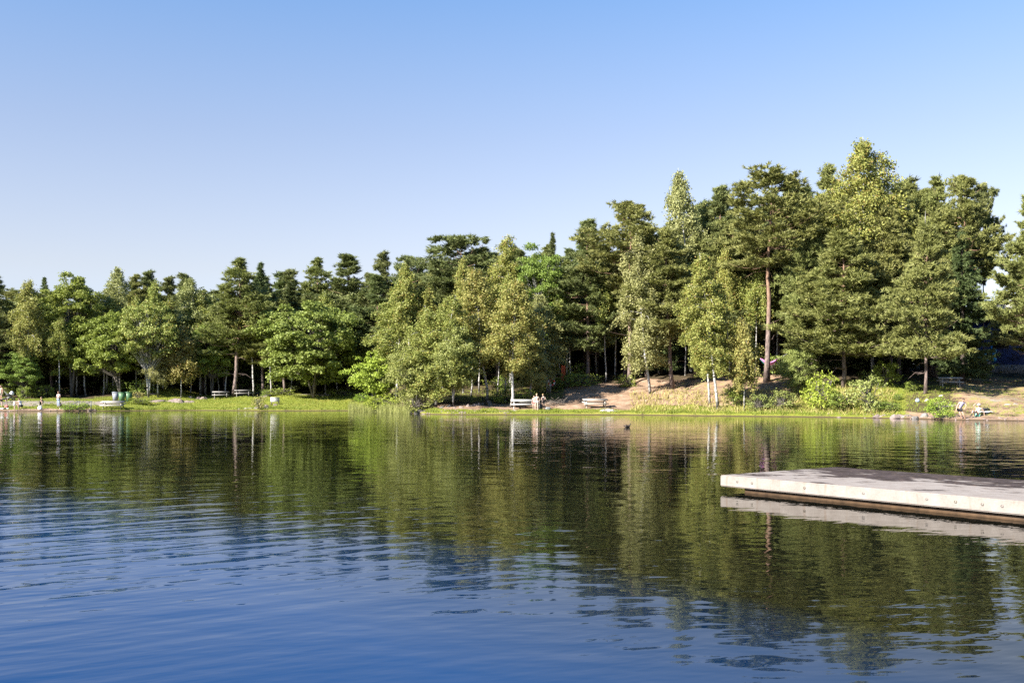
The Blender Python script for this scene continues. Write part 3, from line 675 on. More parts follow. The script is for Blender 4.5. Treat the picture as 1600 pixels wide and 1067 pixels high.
# ------------------------------------------------------------------ the named trees, left to right
G_P = 'pines of the front wood'; G_B = 'birches along the shore'
T = [
 ('pine_b', -8, dict(s=14, top=430, w=70), 'dark dense pine cut off by the left edge behind the bare chested person'),
 ('birch_c', 42, dict(s=13, top=436, w=62), 'yellowing birch between dark pines near the left end of the wood'),
 ('spruce_b', 70, dict(s=22, top=431, w=50), 'dark pointed spruce top peeping out between yellow birch and big aspen'),
 ('aspen', 112, dict(s=15, top=423, w=98), 'big full green aspen with dark hollow beneath it, left of the bins'),
 ('birch_b', 166, dict(s=17, top=413, w=66), 'pale tall birch with wispy top just right of the big aspen'),
 ('low_a', 188, dict(y=619, top=484, w=118, u_top=166), 'broad low green tree on leaning trunks right behind the bins'),
 ('pine_a', 206, dict(s=25, top=430, w=58), 'dark pine rising behind the trees above the bins'),
 ('pine_f', 232, dict(s=27, top=426, w=52), 'dark pine top above the pink rock, right of the one above the bins'),
 ('low_b', 232, dict(y=622, top=470, w=96), 'yellow green tree with cluster of three white stems left of the pink rock'),
 ('birch_b', 247, dict(y=620, top=500, w=45), 'slim pale birch with straight white trunk rising beside the clustered stems'),
 ('pine_f', 264, dict(s=26, top=435, w=50), 'narrow dark pine top behind the slim birches over the pink rock'),
 ('birch_f', 283, dict(y=622, top=508, w=52), 'small yellowish birch with thin white trunk standing on the pink rock'),
 ('pine_f', 293, dict(s=24, top=430, w=55), 'dark reddish pine top just left of the tall pale drooping birch'),
 ('birch_b', 314, dict(s=15, top=432, w=74), 'tall pale drooping birch immediately left of the big pine by the tables'),
 ('low_a', 331, dict(y=620, top=500, w=74), 'fresh green small tree with two pale stems left of the dark picnic table'),
 ('pine_a', 365, dict(y=620, top=406, w=92), 'big pine with straight bare trunk standing between the two dark picnic tables'),
 ('birch_b', 392, dict(s=21, top=414, w=42), 'thin pale birch top in the gap right of the big bare-trunk pine'),
 ('spruce_a', 408, dict(s=21, top=407, w=64), 'dark pointed spruce right of the big pine by the tables'),
 ('pine_a', 411, dict(y=617, top=462, w=66), 'pine with thin pinkish trunk at the left flank of the round maple'),
 ('pine_f', 447, dict(s=24, top=423, w=62), 'smaller dark pine between the pointed spruce and the pine over the maple'),
 ('pine_a', 446, dict(y=616, top=468, w=66), 'pine with pinkish trunk showing under the round maple, nearest the path'),
 ('pine_a', 488, dict(s=23, top=405, w=74), 'round topped pine rising directly above the round maple'),
 ('pine_b', 546, dict(s=18, top=400, w=108), 'massive dark pine standing right behind the round maple'),
 ('pine_f', 600, dict(s=24, top=397, w=52), 'narrow pale pine top right of the massive dark pine'),
 ('round', 490, dict(y=622.5, top=461, w=182), 'large round green maple with forking stems on the lawn'),
 ('small_bright', 585, dict(y=633, top=544, w=82), 'small bright yellow green maple at the edge of the water'),
 ('pine_d', 640, dict(s=27, top=406, w=54), 'small flat topped pine rising between two birches near the middle'),
 ('birch_a', 620, dict(s=9, top=436, w=98), 'full leafy birch behind the bright small maple'),
 ('pine_d', 714, dict(s=20, top=376, w=112), 'spreading umbrella crowned pine above the birches on the middle point'),
 ('birch_d', 682, dict(s=2.6, top=462, w=104, u_top=674), 'leafy birch with white twin trunks at the tip of the middle point'),
 ('birch_c', 762, dict(y=628, top=414, w=98, u_top=745), 'yellow tinged birch with speckled leaning trunk right of the pink boulder'),
 ('drape', 648, dict(s=1.4, top=516, w=88), 'bushy alder hanging over the water at the middle point'),
 ('birch_g', 708, dict(s=3.0, top=508, w=84), 'many stemmed thin alder beside the pink boulder'),
 ('birch_a', 798, dict(s=15, top=364, w=84), 'tall green birch left of the bright one at the middle of the wood'),
 ('birch_green', 845, dict(s=15, top=369, w=80), 'tall bright green birch with the spruce tip behind it'),
 ('spruce_a', 864, dict(s=21, top=360, w=50), 'dark pointed spruce tip behind the bright green birch'),
 ('birch_c', 799, dict(y=637, top=434, w=104, u_top=815), 'yellow brown birch with white forked stems beside the white picnic table'),
 ('birch_b', 856, dict(y=614, top=455, w=70), 'birch with white trunk beside which the lifebuoy hangs'),
 ('birch_b', 829, dict(s=8, top=500, w=66), 'pale birch with thick twin trunks behind the white picnic table'),
 ('pine_b', 918, dict(y=596, top=346, w=94), 'dark tall pine with black trunk above the top of the dirt slope'),
 ('pine_c', 984, dict(y=602, top=322, w=106), 'tall pine with long orange trunk behind the leaning birch'),
 ('birch_b', 1016, dict(y=615, top=360, w=86, u_top=984), 'drooping pale birch leaning left in front of the orange trunk'),
 ('pine_a', 1051, dict(y=607, top=358, w=96), 'pine with dark trunk on the dirt slope between two birches'),
 ('birch_b', 1080, dict(s=20, top=258, w=88), 'very tall pale birch with feathery top rising over the wood'),
 ('pine_b', 1126, dict(s=22, top=294, w=88), 'dark pine right beside the very tall feathery birch'),
 ('birch_a', 1122, dict(y=639, top=392, w=92, u_top=1100), 'birch with leaning white trunk nearest the water, left of the slim sapling'),
 ('birch_a', 1109, dict(y=632, top=418, w=70, u_top=1092), 'birch with white trunk just left of the leaning one by the water'),
 ('birch_f', 1163, dict(y=641, top=495, w=50), 'slim birch sapling with thin white stem at the water edge'),
 ('pine_f', 1160, dict(s=17, top=360, w=56), 'pine with thin pale trunk left of the great orange pine'),
 ('pine_c', 1198, dict(y=596, top=270, w=124), 'great pine with bare orange trunk on top of the slope beside the hammock'),
 ('pine_b', 1238, dict(s=23, top=280, w=70), 'dark pine right of the great orange trunk pine'),
 ('pine_a', 1298, dict(s=23, top=258, w=92), 'pine rising just left of the tallest birch'),
 ('birch_e', 1365, dict(s=18, top=214, w=168), 'tallest birch with wide crown topping the whole wood'),
 ('pine_g', 1268, dict(s=13, top=345, w=84), 'bushy pine between the great orange pine and the big bushy pine'),
 ('pine_e', 1318, dict(y=606, top=366, w=135), 'big bushy pine standing above the bright shrubs'),
 ('pine_g', 1392, dict(s=16, top=325, w=110), 'dense pine under the right side of the tallest birch'),
 ('pine_a', 1462, dict(s=22, top=281, w=82), 'tall pine behind the pine with dead top'),
 ('pine_c', 1508, dict(s=21, top=281, w=80), 'tall pine left of the sky gap, second from it'),
 ('pine_d', 1538, dict(s=26, top=300, w=46), 'dark tall pine bordering the sky gap by the building'),
 ('pine_e', 1446, dict(y=615, top=352, w=96), 'broad pine with dead bare tip beside the right picnic table'),
 ('pine_a', 1606, dict(s=12, top=300, w=84), 'large pine cut off by the right edge of the photo'),
]
for k, u, kw, lb in T:
    plant(k, u, label=lb, cat='birch' if 'birch' in k else 'pine' if 'pine' in k else 'spruce' if 'spruce' in k else 'tree', **kw)

# dead tip of the right-hand pine is part of that pine
# shrubs
SH = [
 ('low_a', 34, dict(s=12.2, top=548, w=66), 'small leafy tree in front of the dark trunks at far left'),
 ('bush_a', 36, dict(s=11, h=1.5, w=24), 'low ochre green bush on the grass strip behind the gravel path'),
 ('bush_a', 222, dict(y=632, h=.75, w=46), 'low leafy plants between bins and shoreline'),
 ('bush_d', 216, dict(y=626, h=1.0, w=20), 'small reddish brown shrub right of the green bins'),
 ('bush_d', 404, dict(y=639, h=1.35, w=27), 'dry looking bush over dark rock at the lawn waterline'),
 ('bush_b', 600, dict(y=640, h=1.5, w=60), 'tall green waterside plants below the bright small maple'),
 ('bush_b', 566, dict(y=628, h=1.0, w=26), 'low bright bush left of the small maple'),
 ('bush_c', 652, dict(y=643, h=1.9, w=56), 'leafy shrub at the waterline under the draping alder'),
 ('under', 780, dict(y=628, h=1.5, w=44), 'shaded shrub left of the white picnic table'),
 ('under', 822, dict(s=7, h=1.3, w=40), 'sunlit green shrub behind the white picnic table'),
 ('under', 886, dict(y=606, h=1.5, w=42), 'green shrub above the dirt slope right of the lifebuoy'),
 ('under', 905, dict(y=604, h=1.2, w=50), 'low green shrub at the foot of the dark tall pine'),
 ('bush_a', 1147, dict(y=634, h=1.8, w=38), 'green bush between leaning birch and slim sapling'),
 ('bush_c', 1186, dict(y=642, h=1.4, w=46), 'pale green bush right of the slim sapling at waterline'),
 ('bush_c', 1222, dict(y=640, h=1.6, w=50), 'olive bush left of the bright shrubs by the water'),
 ('drape', 1246, dict(y=618, top=528, w=64), 'tall leafy alder shrub left under the big bushy pine'),
 ('bush_b', 1284, dict(y=640, top=583, w=60), 'bright yellow green shrub under the big bushy pine'),
 ('bush_a', 1310, dict(y=642, h=1.5, w=44), 'low green bush right below the bright yellow green shrub'),
 ('bush_d', 1325, dict(y=640, h=1.6, w=42), 'bare twiggy greyish shrub right of the bright shrub'),
 ('bush_c', 1358, dict(y=644, top=586, w=60), 'tall olive shrub at right end of the shrub belt'),
 ('bush_a', 1382, dict(y=606, h=2.2, w=44), 'dark green bush below the shaded table and pale shirted person'),
 ('bush_a', 1425, dict(y=612, h=.9, w=26), 'small low bush left of the trunk with the dead tip'),
 ('bush_b', 1469, dict(y=654, h=1.5, w=46), 'bright leafy bush at the water left of the lavender top woman'),
 ('bush_a', 1404, dict(y=626, h=.6, w=20), 'tiny dark bush on the grassy bank right of the shrub belt'),
 ('bush_a', 1392, dict(y=643, h=.8, w=36), 'low green bush on the bank beside the pinkish rock'),
 ('bush_b', 108, dict(y=640.5, h=.75, w=24), 'leafy water plants around the left handrail'),
 ('bush_b', 128, dict(y=640.5, h=.75, w=24), 'leafy water plants around the right handrail'),
]
for k, u, kw, lb in SH:
    r = plant(k, u, label=lb, cat='shrub' if 'bush' in k or 'under' in k else 'tree', **kw)
    if 'under' in k: r.name = 'bush'

# deeper rows
CU = [-200, 0, 100, 200, 300, 400, 500, 600, 650, 700, 800, 900, 1000, 1100, 1200, 1300, 1400, 1500, 1545, 1556, 1580, 1590, 1700, 1900]
CV = [435, 440, 438, 445, 440, 424, 420, 412, 416, 400, 384, 366, 345, 312, 296, 286, 270, 304, 330, 520, 520, 330, 320, 320]
rr = random.Random(77); n = 0
for row, s0 in enumerate((20, 28, 37, 47)):
    u = -150.0
    while u < 1780:
        uu = u + rr.uniform(-9, 9); s_ = s0 + rr.uniform(-3.5, 3.5)
        v = float(np.interp(uu, CU, CV)) + rr.uniform(4, 40) + (12 if row == 0 else 0)
        k = rr.choice(['pine_a', 'pine_b', 'pine_f', 'spruce_a', 'spruce_b', 'pine_c', 'pine_b', 'birch_b' if row < 2 else 'pine_f'])
        if 1470 < uu < 1640 and s_ > 20: u += 20; continue
        if v < 500:
            sp = 'spruce' if 'spruce' in k else 'birch' if 'birch' in k else 'pine'
            plant(k, uu, top=v, w=rr.uniform(76, 112), s=s_, label='%s half hidden deep in the wood behind the front trees' % {'spruce': 'dark spruce', 'birch': 'slender birch', 'pine': 'dark pine'}[sp], cat=sp, group='%s trees deep in the wood' % sp)
            n += 1
        u += (34, 40, 46, 56)[row]
u = -140.0
while u < 1430:
    uu = u + rr.uniform(-9, 9); s_ = rr.uniform(30, 44)
    plant(rr.choice(['spruce_a', 'spruce_b']), uu, top=max(510 - .12*max(0, uu-500), float(np.interp(uu, CU, CV))+60) + rr.uniform(-18, 18), w=rr.uniform(70, 100), s=s_, label='dense low spruce closing the dark depth of the wood', cat='spruce', group='low spruces in the depth of the wood')
    u += 36
for uu in range(-140, 1460, 52):
    plant(rr.choice(['spruce_a', 'spruce_b']), uu + rr.uniform(-12, 12), top=max(520 - .12*max(0, uu-500), float(np.interp(uu, CU, CV))+70) + rr.uniform(-14, 14), w=rr.uniform(110, 140), s=rr.uniform(50, 60), label='dense low spruce closing the dark depth of the wood', cat='spruce', group='low spruces in the depth of the wood')
print('deep trees', n)
for uu in (92, 120, 134, 163, 176, 213, 241, 256, 270, 300, 322, 341, 353, 398, 424, 456, 512, 528, 640, 668, 694, 725, 736, 748, 776, 789, 838, 868, 876, 884, 892, 932, 946, 962, 1002, 1030, 1068, 1140, 1172, 1182, 1212):
    s_ = rr.uniform(12, 17) if uu < 600 else rr.uniform(7, 13) if uu < 800 else rr.uniform(14, 19)
    plant('slender', uu + rr.uniform(-3, 3), s=s_, h=rr.uniform(9, 13.5), w=rr.uniform(30, 46), u_top=uu + rr.uniform(-9, 9), label='slender birch with thin pale trunk at the shaded edge of the wood', cat='birch', group='slender birches at the edge of the wood')
# undergrowth at the wood's edge
for i in range(46):
    uu = rr.uniform(-30, 1420); s_ = rr.uniform(11, 24) if not 985 < uu < 1260 else rr.uniform(16, 24)
    r = plant('under', uu, s=s_, h=rr.uniform(.7, 1.8), w=rr.uniform(26, 60), label='low shrub in the shade among the trunks of the wood', cat='shrub', group='shrubs in the shade of the wood')
    r.name = 'bush'

# ------------------------------------------------------------------ grass, reeds, pebbles (uncountable)
def blades(name, mt, pts, h, w, rs, label, cat, lean=.35):
    n = len(pts); az = rs.uniform(0, 6.28, n)
    sd = np.stack((np.cos(az), np.sin(az), np.zeros(n)), 1)*w[:, None]
    ln = np.stack((rs.normal(size=n)*lean, rs.normal(size=n)*lean, np.ones(n)), 1)*h[:, None]
    v = np.stack((pts - sd, pts + sd, pts + ln), 1).reshape(-1, 3); i = np.arange(n)[:, None]*3
    b = MB(); b.arr(v, np.concatenate((i, i+1, i+2), 1))
    tag(b.build(name, mt), label, cat, kind='stuff')
rs = np.random.RandomState(5)
def scatter(n, ua, ub, sa, sb, keep=None):
    u = rs.uniform(ua, ub, n); s = rs.uniform(sa, sb, n)
    if keep is not None:
        g, d, p = cover(u, s); k = keep(g, d, p); u, s = u[k], s[k]
    D = shore(u)+s; x = (u-800)/F*D
    return np.stack((x, D, ground_z(x, D)-.01), 1), u, s
pt, u_, s_ = scatter(170000, -60, 1660, -.05, 14, lambda g, d, p: (g - .7*p - .3*d + rs.uniform(-.35, .35, len(g))) > .45)
pt2, _, _ = scatter(18000, 150, 1290, -.15, .7, lambda g, d, p: rs.uniform(0, 1, len(g)) < .35 + .65*(g > d))
pt = np.concatenate((pt, pt2)); hh = rs.uniform(.06, .20, len(pt)); hh[-len(pt2):] = rs.uniform(.06, .30, len(pt2))*np.clip(.55+.75*wob(pt2[:, 0], pt2[:, 1], 21, 1.6)+.4*wob(pt2[:, 0], pt2[:, 1], 22, 5), .06, 1.5)
blades('grass', M['grass'], pt, hh, rs.uniform(.010, .026, len(pt)), rs, 'short sunlit grass covering the shore banks', 'grass')
pt, _, _ = scatter(2600, 545, 640, -2.2, .1)
pt[:, 2] = np.maximum(pt[:, 2], -.35)
blades('reeds', M['reed'], pt, rs.uniform(.7, 1.25, len(pt)), rs.uniform(.015, .03, len(pt)), rs, 'pale green reeds standing in shallow water below the bright maple', 'reeds', .12)
pt, _, _ = scatter(3500, 985, 1400, .2, 9)
blades('weeds', M['dry'], pt, rs.uniform(.2, .6, len(pt)), rs.uniform(.02, .05, len(pt)), rs, 'sparse dry weeds and heather tufts on the slope', 'weeds', .5)
def pebbles():
    b = MB(); r = random.Random(9)
    for i in range(260):
        uu = r.choice([r.uniform(-40, 150), r.uniform(1290, 1650), r.uniform(640, 800)])
        p = at_s(uu, r.uniform(-.3, 1.1)); k = r.uniform(.03, .10)
        ph = r.uniform(0, 6)
        b.ball(p, (k*r.uniform(.8, 1.7), k, k*.6), 7, 5, 0, lambda q: 1+.2*math.sin(4*q[0]+ph)+.15*math.sin(5*q[1]+ph))
    tag(b.build('pebbles', M['granite'], smooth=False), 'small pinkish stones strewn along the waterline', 'stones', kind='stuff')
pebbles()

# ------------------------------------------------------------------ rocks
def rock(u, y, w, h, mt, label, seed, dep=.7, rz=0.0, sink=.3):
    p = at_y(u, y); r = random.Random(seed); W = w/F*p.y; Hh = h/F*p.y
    ps = [(unit(np.array([r.gauss(0, 1) for _ in range(3)])), r.uniform(1.5, 7), r.uniform(0, 6)) for _ in range(12)]
    cut = [(unit(np.array([r.gauss(0, 1), r.gauss(0, 1), r.gauss(.3, .7)])), r.uniform(.55, .88)) for _ in range(16)]
    def fn(q):
        k = 1 + sum(math.sin(d.dot(q)*f_*1.6+a)*.05 for d, f_, a in ps)
        for nn, c in cut:
            t = float(nn.dot(q))
            if t*k > c: k = c/t
        return k
    b = MB(); K = 4 if w > 25 else 2 if w > 15 else 1
    for i in range(K):
        f_ = 1.0 if K == 1 else r.uniform(.42, .68); ox = 0 if K == 1 else (i/(K-1)-.5)*W*.62; oy = 0 if K == 1 else r.uniform(-.12, .12)*W*dep
        hh_ = Hh/(1-sink*.5)*(1 if i == K//2 else r.uniform(.5, .95))
        ps = [(unit(np.array([r.gauss(0, 1) for _ in range(3)])), r.uniform(1.5, 9), r.uniform(0, 6)) for _ in range(12)]
        cut = [(unit(np.array([r.gauss(0, 1), r.gauss(0, 1), r.gauss(.3, .7)])), r.uniform(.5, .85)) for _ in range(16)]
        def fn(q, ps=ps, cut=cut):
            k = 1 + sum(math.sin(d.dot(q)*g_*1.6+a_)*.045 for d, g_, a_ in ps)
            for nn, c in cut:
                t = float(nn.dot(q))
                if t*k > c: k = c/t + .02*math.sin(9*q[0]+7*q[1])
            return k
        b.ball((ox, oy, -.05*Hh*i), (W/2*1.15*f_, W/2*dep*1.15*max(f_, .6), hh_), 24, 14, 0, fn)
    o = b.build('rock', mt, smooth=False); o.location = (p.x, p.y + W*dep*.3, p.z - Hh*sink*.6); o.rotation_euler = (0, 0, rz)
    return tag(o, label, 'rock')
rock(266, 629, 70, 9, M['granite'], 'long flat pink granite outcrop on the lawn below slim birches', 1, .6, .25)
rock(305, 624, 30, 8, M['granite'], 'smaller pinkish slab at right end of the granite outcrop', 2, .7)
rock(240, 617, 34, 6, M['granite'], 'low pinkish ledge on the grassy mound behind the clustered stems', 3, .5)
rock(384, 641, 32, 3, M['granite_pale'], 'flat pale slab at the waterline left of the dry bush', 4, .5)
rock(410, 640, 22, 7, M['granite_dark'], 'dark rock under the dry bush at the waterline', 5)
rock(423, 635, 22, 6, M['granite'], 'pinkish rock between dry bush and white bench', 6, .6)
rock(740, 635, 30, 11, M['granite'], 'large pink boulder on the middle point', 7, .7, .3)
rock(760, 634, 20, 8, M['granite_dark'], 'dark shaded boulder right of the pink boulder', 8)
rock(660, 646, 28, 6, M['granite_dark'], 'dark wet rocky lump at the tip of the middle point', 9)
rock(644, 646.5, 14, 4, M['granite_grey'], 'low grey stone in the water off the middle point', 10)
rock(670, 637, 18, 8, M['granite_grey'], 'grey boulder at the foot of the white twin trunks', 11)
rock(696, 637, 18, 8, M['granite_grey'], 'grey boulder left of the many stemmed alder', 12)
rock(716, 637.5, 18, 5, M['granite'], 'low pinkish stone right of the many stemmed alder', 13)
rock(795, 642, 24, 3, M['granite_pale'], 'flat pale stone at the foot of the yellow brown birch', 14)
rock(953, 643.5, 28, 7, M['granite_pale'], 'pale flat topped rock in front of the picnic table on the dirt', 15, .5)
rock(893, 591, 14, 8, M['granite_pale'], 'pale stone among shrubs above the dirt slope', 16)
rock(448, 613, 9, 4, M['granite_pale'], 'small white stone beside the pinkish trunks', 17)
rock(433, 615.5, 8, 2.5, M['granite_pale'], 'flat white stone at edge of the lawn path', 18)
rock(1440, 653, 24, 8, M['granite_grey'], 'grey rock at the waterline left of the bright leafy bush', 19)
rock(1412, 653, 34, 6, M['granite'], 'pinkish bare rock bank at the water right of the shrub belt', 20)
rock(1380, 653, 26, 4, M['granite'], 'low pinkish rock at the waterline under the shrub belt', 21)
rock(1449, 626, 8, 4, M['granite_pale'], 'small whitish stone below the pine with dead tip', 22)
rock(1472, 619, 9, 3, M['granite_pale'], 'small flat pale stone right of the pine foot', 23)
rock(1582, 632, 20, 3, M['granite_pale'], 'low pale stone in the dirt at the right edge', 24)
rock(1490, 634, 26, 3, M['granite_pale'], 'long flat pale ledge behind the bright leafy bush', 25, .5)
rock(90, 612, 26, 9, M['granite_dark'], 'dark mossy rock mound in the deep shade behind the standing woman', 26)

# ------------------------------------------------------------------ floating dock
def dock():
    A = Vector(((1125-800)/F*20.6, 20.6, 0)); d = Vector((3.65, -4.93, 0)).normalized(); e = Vector((-d.y, d.x, 0))
    Lg, Wd = 15.0, 3.74
    t = empty('floating_dock', A, math.atan2(d.y, d.x), 'pale concrete floating dock with wet dark patches at lower right', 'dock')
    # local: x along the front edge, y back
    m, nt, p, o = mat('dock_concrete')
    c = coord(nt); s = nd(nt, 'ShaderNodeSeparateXYZ'); nt.links.new(c, s.inputs[0])
    mp = nd(nt, 'ShaderNodeMapping'); mp.inputs['Scale'].default_value = (.6, 1.25, 1); nt.links.new(c, mp.inputs['Vector'])
    n1 = noise(nt, mp.outputs[0], 1.25, 8.0, .66); n2 = noise(nt, c, 26, 4.0); n3 = noise(nt, c, 4, 5.0)
    dry = ramp(nt, mth(nt, 'ADD', mth(nt, 'MULTIPLY', n2, .4), mth(nt, 'MULTIPLY', n3, .6)), [(0.3, (0.20, 0.17, 0.15)), (0.65, (0.285, 0.255, 0.232))])
    # damp area on the back half of the top: a real stain of standing water
    bias = nd(nt, 'ShaderNodeMapRange'); bias.inputs[1].default_value = .2; bias.inputs[2].default_value = 3.2; bias.inputs[3].default_value = -.13; bias.inputs[4].default_value = .10
    nt.links.new(s.outputs[1], bias.inputs[0])
    wet = mth(nt, 'MULTIPLY', mth(nt, 'SUBTRACT', mth(nt, 'ADD', n1, bias.outputs[0]), .47), 22.0, clamp=True)
    up = nd(nt, 'ShaderNodeNewGeometry'); un = nd(nt, 'ShaderNodeSeparateXYZ'); nt.links.new(up.outputs['Normal'], un.inputs[0])
    wet = mth(nt, 'MULTIPLY', wet, mth(nt, 'GREATER_THAN', un.outputs[2], .7))
    wc = ramp(nt, n3, [(0.35, (0.034, 0.026, 0.022)), (0.65, (0.072, 0.056, 0.053))])
    col = mixc(nt, wet, dry, wc)
    # rust and grime runs on the front face
    rp = nd(nt, 'ShaderNodeMapping'); rp.inputs['Scale'].default_value = (9, 9, 1.2); nt.links.new(c, rp.inputs['Vector'])
    rn = noise(nt, rp.outputs[0], 1.0, 3.0)
    col = mixc(nt, mth(nt, 'MULTIPLY', mth(nt, 'SUBTRACT', rn, .57), 3.0, clamp=True), col, (0.20, 0.14, 0.10))
    nt.links.new(col, p.inputs['Base Color'])
    rgh = nd(nt, 'ShaderNodeMapRange'); rgh.inputs[3].default_value = .85; rgh.inputs[4].default_value = .7; nt.links.new(wet, rgh.inputs[0])
    nt.links.new(rgh.outputs[0], p.inputs['Roughness']); bump(nt, p, n2, .25, .01); p.inputs['Specular IOR Level'].default_value = .03
    bm = bmesh.new(); bmesh.ops.create_cube(bm, size=1)
    for v in bm.verts: v.co = Vector(((v.co.x+.5)*Lg, (v.co.y+.5)*Wd, .10 + (v.co.z+.5)*.22))
    bmesh.ops.bevel(bm, geom=bm.edges[:], offset=.018, segments=2, affect='EDGES')
    me = bpy.data.meshes.new('deck_slab'); bm.to_mesh(me); bm.free(); me.materials.append(m)
    so_ = bpy.data.objects.new('deck_slab', me); COL.objects.link(so_); so_.parent = t
    b = MB(); b.box((Lg/2+.25, .15, .02), (Lg-.6, .09, .156)); b.build('timber_beam', M['wood_brown'], t)
    b = MB(); b.box((Lg/2+.4, Wd/2+.2, -.05), (Lg-1.2, Wd-.9, .26)); b.build('float', M['black'], t)
    b = MB(); b.box((Lg/2+.25, Wd-.42, .02), (Lg-.6, .10, .16)); b.build('timber_beam', M['wood_brown'], t)
    for i, u in enumerate((1152, 1175, 1257, 1349, 1448, 1493, 1535, 1566, 1640, 1700)):
        # x along the front edge where column u meets it
        a = (u-800)/F; x = (a*A.y - A.x)/(d.x - a*d.y)
        o = MB()
        th = np.linspace(0, 2*math.pi, 17)
        ring = np.stack((x+.022*np.cos(th), np.full(17, -.002), .215+.022*np.sin(th)), 1)
        o.tube(ring, .0045, 6, cap=False); ro = o.build('bolt_socket', M['granite_dark' if i < 3 else 'granite_grey'], t)
        k = MB(); k.tube([(x, -.002, .215), (x, .02, .215)], .016, 12); k.build('bolt', m, ro)
dock()

# ------------------------------------------------------------------ picnic tables
def picnic_table(u, y, L, rz, m, label, W=1.0, s=None, tilt=.10):
    p = at_y(u, y) if s is None else at_s(u, s)
    t = empty('picnic_table', p, rz, label, 'picnic table', 'picnic tables along the shore')
    t.rotation_euler = (tilt, 0, rz)
    b = MB()
    for i in range(5): b.box((0, -.34+i*.17, .73), (L, .155, .07))
    b.build('tabletop', m, t)
    for sgn in (-1, 1):
        b = MB()
        for i in (0, 1): b.box((0, sgn*(.62+i*.145), .44), (L, .13, .065))
        b.build('bench', m, t)
    for sx in (-1, 1):
        for sy in (-1, 1):
            b = MB(); x = sx*(L/2-.28)
            b.tube([(x, sy*.62, -.08), (x, sy*.27, .70)], .055, 4); b.build('leg', m, t)
        b = MB(); b.box((sx*(L/2-.28)+.06, 0, .40), (.05, 1.5, .10)); b.build('crossbeam', m, t)
    return t
picnic_table(177, 638.5, 2.3, .12, M['wood_pale'], 'whitish picnic table on the gravel by the water left of the bins', tilt=.13)
picnic_table(345, 622, 1.9, .25, M['wood_grey'], 'grey picnic table left of the big bare-trunk pine')
picnic_table(379, 619.5, 1.9, .3, M['wood_grey'], 'grey picnic table right of the big bare-trunk pine')
picnic_table(819, 638, 2.4, .02, M['white_paint'], 'white picnic table behind the two pale children')
picnic_table(930, 637, 2.2, .05, M['wood_pale'], 'pale picnic table alone on the bare dirt slope')
picnic_table(1484, 604, 1.9, -.2, M['wood_pale'], 'pale picnic table on grass right of the pine with dead tip')
picnic_table(1404, 580, 1.9, .3, M['wood_pale'], 'pale picnic table in the shade with a seated person')

def low_bench():
    p = at_y(395, 618.5); t = empty('low_bench', p, .25, 'low grey plank bench right of the two grey picnic tables', 'bench')
    b = MB(); b.box((0, 0, .36), (1.5, .3, .06)); b.build('seat', M['wood_grey'], t)
    for x in (-.55, .55):
        b = MB(); b.box((x, 0, .14), (.12, .24, .36)); b.build('leg', M['wood_dark'], t)
    p = at_y(430, 633); t = empty('white_bench', p, .35, 'small white bench alone on the lawn near the waterline', 'bench')
    b = MB()
    for z in (.50, .64, .78): b.box((0, .2, z), (.95, .04, .125))
    b.build('backrest', M['white_paint'], t)
    b = MB()
    for y in (-.18, -.04, .10): b.box((0, y, .40), (.95, .12, .04))
    b.build('seat', M['white_paint'], t)
    for x in (-.38, .38):
        b = MB(); b.box((x, -.16, .17), (.06, .06, .42)); b.build('leg', M['wood_dark'], t)
        b = MB(); b.box((x, .245, .37), (.06, .05, .86)); b.build('leg', M['wood_dark'], t)
low_bench()

# ------------------------------------------------------------------ wheelie bins
def wheelie(u, y, mt, md, label, rz, H=1.05):
    p = at_y(u, y); t = empty('wheelie_bin', p, rz, label, 'bin', 'bins by the gravel path')
    b = MB(); b.box((0, 0, .06+H*.43), (.62, .68, H*.86), taper=.78); b.box((0, 0, H*.9), (.68, .74, .05)); b.build('body', [mt], t)
    l = MB(); l.box((0, -.02, H*.955), (.67, .72, .05)); l.box((0, 0, H*.99), (.5, .55, .03)); lo = l.build('lid', md, t)
    h = MB(); h.tube([(-.24, .37, H*.9), (-.24, .44, H*.93), (.24, .44, H*.93), (.24, .37, H*.9)], .018, 6); h.build('handle', md, t)
    for x in (-.27, .27):
        w = MB(); w.tube([(x-.03, .27, .09), (x+.03, .27, .09)], .1, 12); w.build('wheel', M['black'], t)
wheelie(180.5, 627, M['bin_grey'], M['bin_grey'], 'pale blue grey wheelie bin left of two green ones', .5)
wheelie(190.5, 627.6, M['bin_green'], M['bin_green_dark'], 'green wheelie bin between the grey and the other green bin', .55)
wheelie(201, 628.4, M['bin_green'], M['bin_green_dark'], 'largest green wheelie bin, rightmost of the three bins', .6, 1.15)

# ------------------------------------------------------------------ handrails into the water
def handrail(u, label):
    p = at_y(u+4, 640); t = empty('handrail', (p.x, p.y, p.z-.1), 0, label, 'handrail', 'handrails of the bathing ramp')
    b = MB(); b.tube([(.55, 0, -.1), (.55, 0, 1.0)], .045, 8); b.build('post', M['metal'], t)
    b = MB(); b.tube([(-.75, -.15, -.35), (-.75, -.15, .22)], .04, 8); b.build('post', M['metal'], t)
    b = MB(); b.tube([(.55, 0, .98), (-1.0, -.18, .12)], .035, 8); b.build('top_rail', M['metal'], t)
    b = MB(); b.tube([(.55, 0, .58), (-.75, -.15, -.05)], .028, 8); b.build('mid_rail', M['metal'], t)
    b = MB()
    for k in (.2, .42, .64, .84):
        x = .55-1.3*k; b.tube([(x, -.15*k, .98-.72*k), (x, -.15*k, .58-.63*k)], .016, 6)
    b.build('baluster', M['metal'], t)
handrail(111, 'left sloping metal handrail leading into the water beside the dog')
handrail(130, 'right sloping metal handrail leading into the water, farther from the dog')

